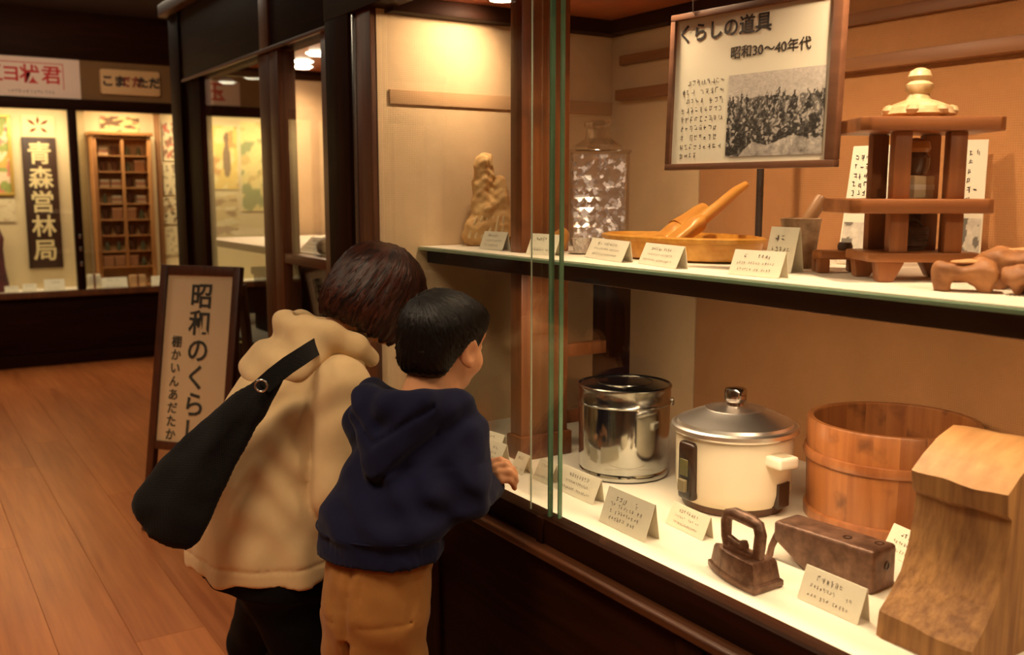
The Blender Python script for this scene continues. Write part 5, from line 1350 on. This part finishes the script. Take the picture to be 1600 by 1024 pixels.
implicit('sack', bagf, lo_, hi_, .0052, BAGC, bag, 2)
sp_ = [Vector(at(*q)) - bB for q in ((410, 604, 1.805), (428, 588, 1.81), (450, 571, 1.825), (470, 558, 1.85), (488, 546, 1.91), (504, 536, 1.97))]
V, Fc = [], []
for i, p in enumerate(sp_):
    t_ = (sp_[min(i + 1, 5)] - sp_[max(i - 1, 0)]).normalized(); n_ = t_.cross(VF).normalized() * .017; dp = VF * .003
    V += [tuple(p + n_), tuple(p - n_), tuple(p - n_ + dp), tuple(p + n_ + dp)]
for i in range(5):
    for k in range(4): Fc.append((i * 4 + k, i * 4 + (k + 1) % 4, i * 4 + 4 + (k + 1) % 4, i * 4 + 4 + k))
Fc += [(0, 1, 2, 3), (23, 22, 21, 20)]
mesh_obj('strap', V, Fc, BAGC, bag, 50)
rg = Vector(at(408, 603, 1.785)) - bB
tube('ring', [tuple(rg + (VR * math.cos(a) + Vector((0, 0, 1)) * math.sin(a)) * .011) for a in np.linspace(0, 2 * math.pi, 21)], .0022, METAL, bag, 8)
# ================================================================== CONTENTS OF THE FAR WALL CASE
YBK = YI - 0.004
def wallx(px, py=300, Y=YBK): return on(px, py, 1, Y)
CREAMT = plain('cream_lettering', S(224, 204, 150), rough=.6); REDT = plain('red_lettering', S(196, 34, 36), rough=.6)
# name board
q = wallx(66, 318); nb = thing('name_board', 'dark vertical board with five pale characters in the far case', 'sign board', (q[0], YBK, q[2]))
NBW, NBH = .255, 1.06
boxl('board', (-NBW / 2, -.03, -NBH / 2), (NBW / 2, 0, NBH / 2), wood('name_board_wood', S(44, 24, 14), S(66, 38, 22), fine=40), nb, .004)
V, Fc = text_data('青森営林局', .185, .0035, True, 1.06); mesh_obj('lettering', [(a, b - .0315, c) for a, b, c in V], Fc, CREAMT, nb)
q = wallx(59, 198); em = thing('emblem_card', 'cream card with a small brown leaf emblem above the name board', 'card', (q[0], YBK, q[2]))
boxl('card', (-.12, -.012, -.085), (.12, 0, .085), plain('emblem_paper', S(232, 212, 160), rough=.8), em, .002)
BRT = plain('brown_mark', S(120, 62, 40), rough=.8)
Vp = []
for a, L in ((90, .085), (35, .10), (145, .10), (215, .085), (325, .085)):
    c, s_ = math.cos(R_(a)), math.sin(R_(a)); Vp.append(([(c * L * .15 - s_ * .004, -.0128, s_ * L * .15 + c * .004), (c * L * .6 - s_ * .014, -.0128, s_ * L * .6 + c * .014), (c * L, -.0128, s_ * L), (c * L * .6 + s_ * .014, -.0128, s_ * L * .6 - c * .014)], [(0, 1, 2, 3)]))
V, Fc = merge(Vp); mesh_obj('leaf_mark', V, Fc, BRT, em)
# prints on the backboard
def pic(name, label, px0, px1, py0, py1, fn, frame=None, cat='picture', Y=YBK, nx=26, nz=34, group=None):
    a, b = wallx(px0, (py0 + py1) / 2, Y), wallx(px1, (py0 + py1) / 2, Y); zt, zb = wallx((px0 + px1) / 2, py0, Y)[2], wallx((px0 + px1) / 2, py1, Y)[2]
    wd, ht = b[0] - a[0], zt - zb; t = thing(name, label, cat, ((a[0] + b[0]) / 2, Y, (zt + zb) / 2), 0, group)
    if frame:
        for lo, hi in (((-wd / 2, -.02, -ht / 2), (wd / 2, 0, -ht / 2 + .025)), ((-wd / 2, -.02, ht / 2 - .025), (wd / 2, 0, ht / 2)), ((-wd / 2, -.02, -ht / 2 + .025), (-wd / 2 + .025, 0, ht / 2 - .025)), ((wd / 2 - .025, -.02, -ht / 2 + .025), (wd / 2, 0, ht / 2 - .025))): boxl('frame_bar', lo, hi, frame, t, .002)
    else: boxl('sheet', (-wd / 2, -.004, -ht / 2), (wd / 2, 0, ht / 2), PAPER, t, 0)
    printed('print', wd - (.04 if frame else .004), ht - (.04 if frame else .004), fn, nx, nz, PRINT, t, None, -.006); return t
def cm(c): return tuple(S(*c)[:3])
def bands(seed, base, cols, thr=.12, sx=3, sy=7):
    def f(u, v):
        n = nz2(u * sx / sy, v, sy, seed); c = base
        for i, q in enumerate(cols):
            if nz2(u * sx / sy, v, sy, seed + 3.7 * (i + 1)) > thr + .06 * i: c = q
        k = .9 + .2 * nz2(u, v, 30, seed); return tuple(x * k for x in cm(c))
    return f
GILT = plain('gilt_frame', S(196, 160, 78), rough=.4, metal=.3)
pic('framed_picture', 'gilt framed picture with pink and green patches at the left edge', -52, 19, 178, 306, bands(3, (236, 206, 168), [(214, 130, 104), (150, 160, 84), (226, 170, 84)]), GILT)
pic('paper_sheet', 'plain cream sheet pinned below the gilt framed picture', -10, 24, 310, 347, bands(5, (232, 214, 172), [(214, 190, 150)], .25), None, 'sheet')
pic('wall_print', 'yellowish print with dark scribbles above the far cabinet', 156, 218, 182, 214, bands(8, (230, 208, 140), [(120, 90, 56), (196, 120, 84)], .2, 4, 5), None, 'print')
shs = [('sheet with faded red print at the top right of the far case', 254, 283, 192, 252, [(198, 112, 84), (150, 110, 80)]), ('sheet with grey lines below the red-printed sheet', 255, 283, 256, 305, [(150, 132, 104)]),
       ('sheet with dark line drawings halfway down the far case', 254, 284, 309, 350, [(112, 92, 66), (180, 150, 110)]), ('lowest pale sheet beside the far cabinet', 256, 285, 356, 398, [(196, 176, 136)])]
for i, (lb, a, b, c, d, cl) in enumerate(shs): pic('paper_sheet', lb, a, b, c, d, bands(11 + i, (232, 214, 168), cl, .16, 5, 8), None, 'sheet')
pic('yellow_poster', 'bright yellow poster with a dark figure seen through the corner case', 326, 371, 196, 296, lambda u, v: cm((92, 60, 40)) if (((u - .62) / .14) ** 2 + ((v - .45) / .27) ** 2 < 1 or ((u - .62) / .09) ** 2 + ((v - .80) / .09) ** 2 < 1) else bands(21, (240, 202, 96), [(250, 226, 150), (206, 140, 60)], .2)(u, v), None, 'poster')
pic('yellow_poster', 'pale yellow poster with rows of lines seen through the corner case', 376, 415, 190, 330, bands(23, (238, 216, 140), [(206, 176, 104), (120, 140, 84)], .16, 2, 10), None, 'poster')
pic('yellow_poster', 'long brownish notice low behind the corner case glass', 328, 372, 304, 372, bands(27, (214, 186, 130), [(150, 112, 72), (236, 220, 176)], .12, 2, 9), None, 'poster')
# uprights between the showcases
for lb, a, b in (('slim grey green post left of the far cabinet', 125, 137), ('slim brown post right of the far cabinet', 246, 253)):
    xa, xb = wallx(a, 300, 8.80)[0], wallx(b, 300, 8.80)[0]; t = thing('slim_post', lb, 'post', ((xa + xb) / 2, 8.79, .5805))
    boxl('shaft', (-(xb - xa) / 2, -.03, 0), ((xb - xa) / 2, .03, 1.47), plain('post_paint', S(150, 128, 84) if a < 200 else S(140, 96, 52), rough=.6, var=.15, scale=6), t, .004); boxl('cap', (-(xb - xa) / 2 - .006, -.034, 1.44), ((xb - xa) / 2 + .006, .034, 1.4785), TANB, t, .003)
# wooden cabinet full of small wares
ca, cb = wallx(148, 300, 8.60)[0], wallx(239, 300, 8.60)[0]; zt = wallx(190, 212, 8.60)[2]; cw = cb - ca; cxm = (ca + cb) / 2
cab = thing('open_cabinet', 'tall open wooden cabinet packed with small wares in the far case', 'cabinet', (cxm, 8.70, .5805)); chh = zt - .5805
CABW = wood('cabinet_wood', S(156, 100, 52), S(196, 138, 80), axis=2, fine=40); CABX = wood('cabinet_shelf_wood', S(156, 100, 52), S(196, 138, 80), axis=0, fine=40)
for sx in (-1, 1): boxl('side', (sx * cw / 2 - (.03 if sx > 0 else 0), -.11, 0), (sx * cw / 2 + (0 if sx > 0 else .03), .11, chh), CABW, cab, .003)
boxl('back', (-cw / 2 + .03, .02, .02), (cw / 2 - .03, .03, chh - .02), wood('cabinet_back', S(176, 126, 76), S(206, 160, 104), fine=30), cab, 0)
boxl('cornice', (-cw / 2 - .02, -.125, chh), (cw / 2 + .02, .115, chh + .03), CABX, cab, .004)
NSH = 8; shz = [.17 + (chh - .20) * i / NSH for i in range(NSH)] + [chh - .02]
for z in [.02] + shz: boxl('shelf', (-cw / 2 + .03, -.105, z - .010), (cw / 2 - .03, .02, z), CABX, cab, .001)
boxl('middle_stile', (-.012, -.11, .17), (.012, -.09, chh - .02), CABW, cab, .002)
# kinds of small ware: one of each, then copies
def ware(kind):
    nm, lb, ct = {'bowl': ('small_bowl', 'small dark bowl on the shelves of the far open cabinet', 'bowl'), 'box': ('small_box', 'small wooden box on the shelves of the far open cabinet', 'box'),
                  'bottle': ('small_bottle', 'small stoppered bottle on the shelves of the far open cabinet', 'bottle'), 'cloth': ('folded_cloth', 'folded pale cloth on the shelves of the far open cabinet', 'cloth')}[kind]
    t = thing(nm, lb, ct, (0, 0, 0), 0, 'small wares in the far cabinet: ' + nm.replace('_', ' '))
    if kind == 'bowl':
        lathe('bowl', [(0, 0), (.026, 0), (.028, .006), (.05, .03), (.062, .06), (.058, .06), (.045, .03), (0, .012)], plain('dark_lacquer', S(92, 60, 44), rough=.3), t, n=20); lathe('foot_ring', [(.02, 0), (.03, 0), (.03, .008), (.02, .008)], plain('red_lacquer', S(126, 52, 32), rough=.4), t, n=20)
    elif kind == 'box': boxl('box_body', (-.075, -.05, 0), (.075, .05, .058), plain('reddish_box', S(190, 134, 88), rough=.6, var=.2, scale=9), t, .004); boxl('box_lid', (-.08, -.055, .058), (.08, .055, .074), plain('reddish_box_lid', S(212, 160, 112), rough=.6), t, .004)
    elif kind == 'bottle': lathe('glass', [(0, 0), (.03, 0), (.032, .01), (.032, .07), (.014, .09), (.012, .105), (0, .105)], plain('dark_green_bottle', S(104, 106, 78), rough=.15), t, n=18); lathe('stopper', [(0, .105), (.010, .105), (.012, .118), (0, .120)], plain('cork', S(196, 156, 104), rough=.8), t, n=14)
    else:
        for k in range(3): boxl('fold', (-.07 + .004 * k, -.055, .017 * k), (.07 - .003 * k, .055, .017 * k + .016), plain('pale_cloth', (S(214, 190, 150), S(190, 140, 110), S(222, 206, 172))[k], rough=.9), t, .006)
    return t
protos = {}
NTH = ['lowest', 'second', 'third', 'fourth', 'fifth', 'sixth', 'seventh', 'topmost']
def put_ware(kind, loc, rz, where=''):
    if kind not in protos: t = protos[kind] = ware(kind)
    else:
        src = protos[kind]; t = src.copy(); COL.objects.link(t)
        for ch in list(src.children):
            c = ch.copy(); COL.objects.link(c); c.parent = t
    t.location = loc; t.rotation_euler = (0, 0, rz); t.scale = (.55, .55, .72 if kind == 'bottle' else 1.3)
    t['label'] = {'bowl': 'small dark bowl', 'box': 'small wooden box', 'bottle': 'small stoppered bottle', 'cloth': 'folded pale cloth'}[kind] + where
rr = random.Random(8)
for si, z in enumerate(shz[:-1]):
    for half in (-1, 1):
        xs = (half * cw * .115, half * cw * .31)
        for xi, x in enumerate(xs): put_ware(rr.choice(('bowl', 'box', 'cloth', 'bottle', 'cloth')), (cxm + x, 8.665 + rr.uniform(-.004, .006), .5805 + z + .0006), rr.uniform(-.05, .05), ', %s cabinet shelf from below, %s' % (NTH[si], {(-1, 0): 'left of the stile', (-1, 1): 'far left', (1, 0): 'right of the stile', (1, 1): 'far right'}[(half, xi)]))
# cards and boxes along the far deck
for i, (lb, a, b, y, h, Yd) in enumerate((('white card standing below the dark name board', 70, 102, 452, .10, 8.50), ('low white card at the left of the far deck', 8, 30, 456, .06, 8.50), ('low white card between two others on the far deck', 36, 58, 455, .07, 8.51),
        ('broad white card in front of the far cabinet', 160, 200, 451, .095, 8.474), ('small white card right of the far cabinet', 238, 256, 449, .09, 8.49))):
    pa, pb = on(a, y, 1, Yd), on(b, y, 1, Yd); card(lb, (pa[0], Yd, .5805), (pb[0], Yd, .5805), h, 18, 'label cards in the far case', 2, 90 + i, ink=INKF)
for lb, px, w_, h, cl in (('white carton standing left of the far cabinet base', 148, .10, .12, (232, 222, 196)), ('tan parcel at the foot of the far cabinet', 216, .13, .10, (204, 160, 112)), ('pale bundle at the foot of the far cabinet', 185, .13, .07, (226, 204, 164))):
    x = wallx(px, 440, 8.52)[0]; t = thing('small_parcel', lb, 'parcel', (x, 8.548, .5805)); 
    boxl('parcel_body', (-w_ / 2, -.022, 0), (w_ / 2, .022, h), plain('parcel_paper', S(*cl), rough=.8, var=.15, scale=12), t, .006); boxl('tie_band', (-.008, -.024, 0.001), (.008, .024, h + .002), BRT, t, .001)
dl = thing('robed_doll', 'dark red robed doll standing at the left end of the far case', 'doll', (wallx(-6, 440, 8.62)[0], 8.72, .5805))
lathe('robe', [(0, 0), (.10, 0), (.105, .02), (.08, .2), (.075, .34), (.085, .42), (.06, .50), (.03, .53), (0, .53)], plain('dark_red_robe', S(92, 34, 34), rough=.8, c2=S(52, 26, 30), scale=14), dl, n=28)
lathe('doll_head', [(0, .52), (.03, .525), (.055, .56), (.06, .60), (.05, .645), (.02, .665), (0, .667)], plain('doll_face', S(196, 150, 110), rough=.5), dl, n=24)
lathe('doll_hair', [(.058, .585), (.066, .61), (.056, .66), (.022, .685), (0, .687)], plain('doll_hair', S(26, 18, 16), rough=.5), dl, n=24)
# banner and plaque on the header
ba = on(125, 125, 1, YW - .004); zt, zb = on(60, 90, 1, YW - .004)[2], on(60, 152, 1, YW - .004)[2]; bw = 1.15
bn = thing('red_letter_banner', 'white banner with red boxed characters above the far case', 'banner', (ba[0] - bw / 2, YW - .002, (zt + zb) / 2)); bh = zt - zb
boxl('board', (-bw / 2, -.012, -bh / 2), (bw / 2, 0, bh / 2), plain('white_banner_board', S(236, 216, 204), rough=.6), bn, .002)
def bx(px): return on(px, 118, 1, YW - .004)[0] - (ba[0] - bw / 2)
prts = []
for ch, px, sz in (('君', 80, .145), ('状', 46, .145), ('ヨ', 17, .135), ('五', -12, .145), ('田', -42, .145)):
    V, Fc = text_data(ch, sz, .0032); prts.append(([(a + bx(px), b - .013, c + .012) for a, b, c in V], Fc))
mesh_obj('red_characters', *merge(prts), REDT, bn)
fx0, fx1, fz0, fz1 = -bw / 2 + .1, bx(99), -.085, .110
for lo, hi in (((fx0, -.0135, fz1 - .006), (fx1, -.012, fz1)), ((fx1 - .006, -.0135, fz0), (fx1, -.012, fz1)), ((fx0, -.0135, fz0), (fx0 + .006, -.012, fz1))): boxl('red_rule', lo, hi, REDT, bn, 0)
V, Fc = scribble_data(bx(10), bx(86), -.108, .024, 71, y=-.0128); mesh_obj('small_line', V, Fc, INKF, bn)
pa = on(203, 130, 1, YW - .004); pq = thing('name_plaque', 'rounded cream plaque with brush characters right of the red banner', 'plaque', (pa[0], YW - .002, pa[2])); pw, ph = .455, .195
prism('plaque', [(-pw / 2 + .012, -ph / 2), (pw / 2 - .012, -ph / 2), (pw / 2, -ph / 2 + .012), (pw / 2, ph / 2 - .012), (pw / 2 - .012, ph / 2), (-pw / 2 + .012, ph / 2), (-pw / 2, ph / 2 - .012), (-pw / 2, -ph / 2 + .012)], 1, -.03, 0, plain('plaque_cream', S(206, 168, 118), rough=.6), pq, .004)
for ch, x, mt in (('こま', -.128, INK), ('でた', .005, plain('rust_ink', S(132, 52, 36), rough=.7)), ('ただ', .138, INK)):
    V, Fc = text_data(ch, .092, .0045); mesh_obj('characters', [(a + x, b - .031, c) for a, b, c in V], Fc, mt, pq)
q = on(345, 146, 1, YW - .004); b2 = thing('pink_banner', 'faded pink and red banner glimpsed through the corner case', 'banner', (q[0], YW - .002, max(q[2], 2.195)))
boxl('board', (-.16, -.01, -.10), (.16, 0, .10), plain('pink_board', S(232, 196, 176), rough=.6), b2, .002); V, Fc = text_data('玉', .17, .004); mesh_obj('red_character', [(a - .05, b - .011, c) for a, b, c in V], Fc, REDT, b2)
# ================================================================== THINGS IN THE CORNER CASE
rk1 = thing('pale_rock', 'lumpy pale rock beside the open card in the corner case', 'rock', (1.40, 3.44, 1.1375)); implicit('rock', lambda P: np.maximum(union(.02, ell(P, (0, 0, .03), (.06, .05, .035)), ell(P, (.03, .02, .05), (.03, .03, .025))) + .005 * wob(P, 60, 2), -P[2]), (-.09, -.08, -.004), (.09, .08, .1), .005, plain('pale_mineral', S(228, 210, 178), rough=.8, c2=S(120, 92, 66), scale=24, bump=.5), rk1)
implicit('crystal_crust', lambda P: ell(P, (-.02, -.02, .055), (.03, .025, .014)) + .003 * wob(P, 140, 4), (-.06, -.06, .03), (.03, .03, .08), .004, plain('crystal_white', S(240, 232, 214), rough=.4), rk1)
for lb, x, y, s_, sd in (('dark gnarled branch on the shelf of the corner case', 1.75, 4.1, 1.0, 1), ('reddish gnarled root at the back of the corner shelf', 1.85, 3.7, .8, 3)):
    t = thing('gnarled_branch', lb, 'branch', (x, y, 1.1375), sd)
    implicit('branch', lambda P: np.maximum(union(.015, polyline(P, [(-.16 * s_, 0, .03), (-.06, .03, .05), (.04, -.02, .07), (.14 * s_, .02, .10)], [.03, .028, .024, .012]), polyline(P, [(.0, 0, .05), (.03, .05, .12), (.02, .08, .17)], [.022, .016, .008])) + .004 * wob(P, 50, sd), -P[2]), (-.22, -.09, -.004), (.2, .13, .2), .006, plain('gnarled_wood', S(104, 66, 42), rough=.8, c2=S(60, 36, 24), scale=20, bump=.5), t)
    tube('twig', [(-.02, 0, .06), (-.05, -.03, .12), (-.10, -.04, .16)], [.01, .007, .003], plain('twig_wood', S(90, 58, 36), rough=.8), t, 8)
bxk = thing('dark_chest', 'low dark wooden chest under the shelf of the corner case', 'chest', (1.62, 4.35, .7205)); boxl('chest_body', (-.16, -.22, 0), (.16, .22, .26), DARKV, bxk, .006); boxl('chest_lid', (-.17, -.23, .26), (.17, .23, .295), DARK, bxk, .006); boxl('hasp', (-.172, -.02, .22), (-.158, .02, .285), METAL, bxk, .002)
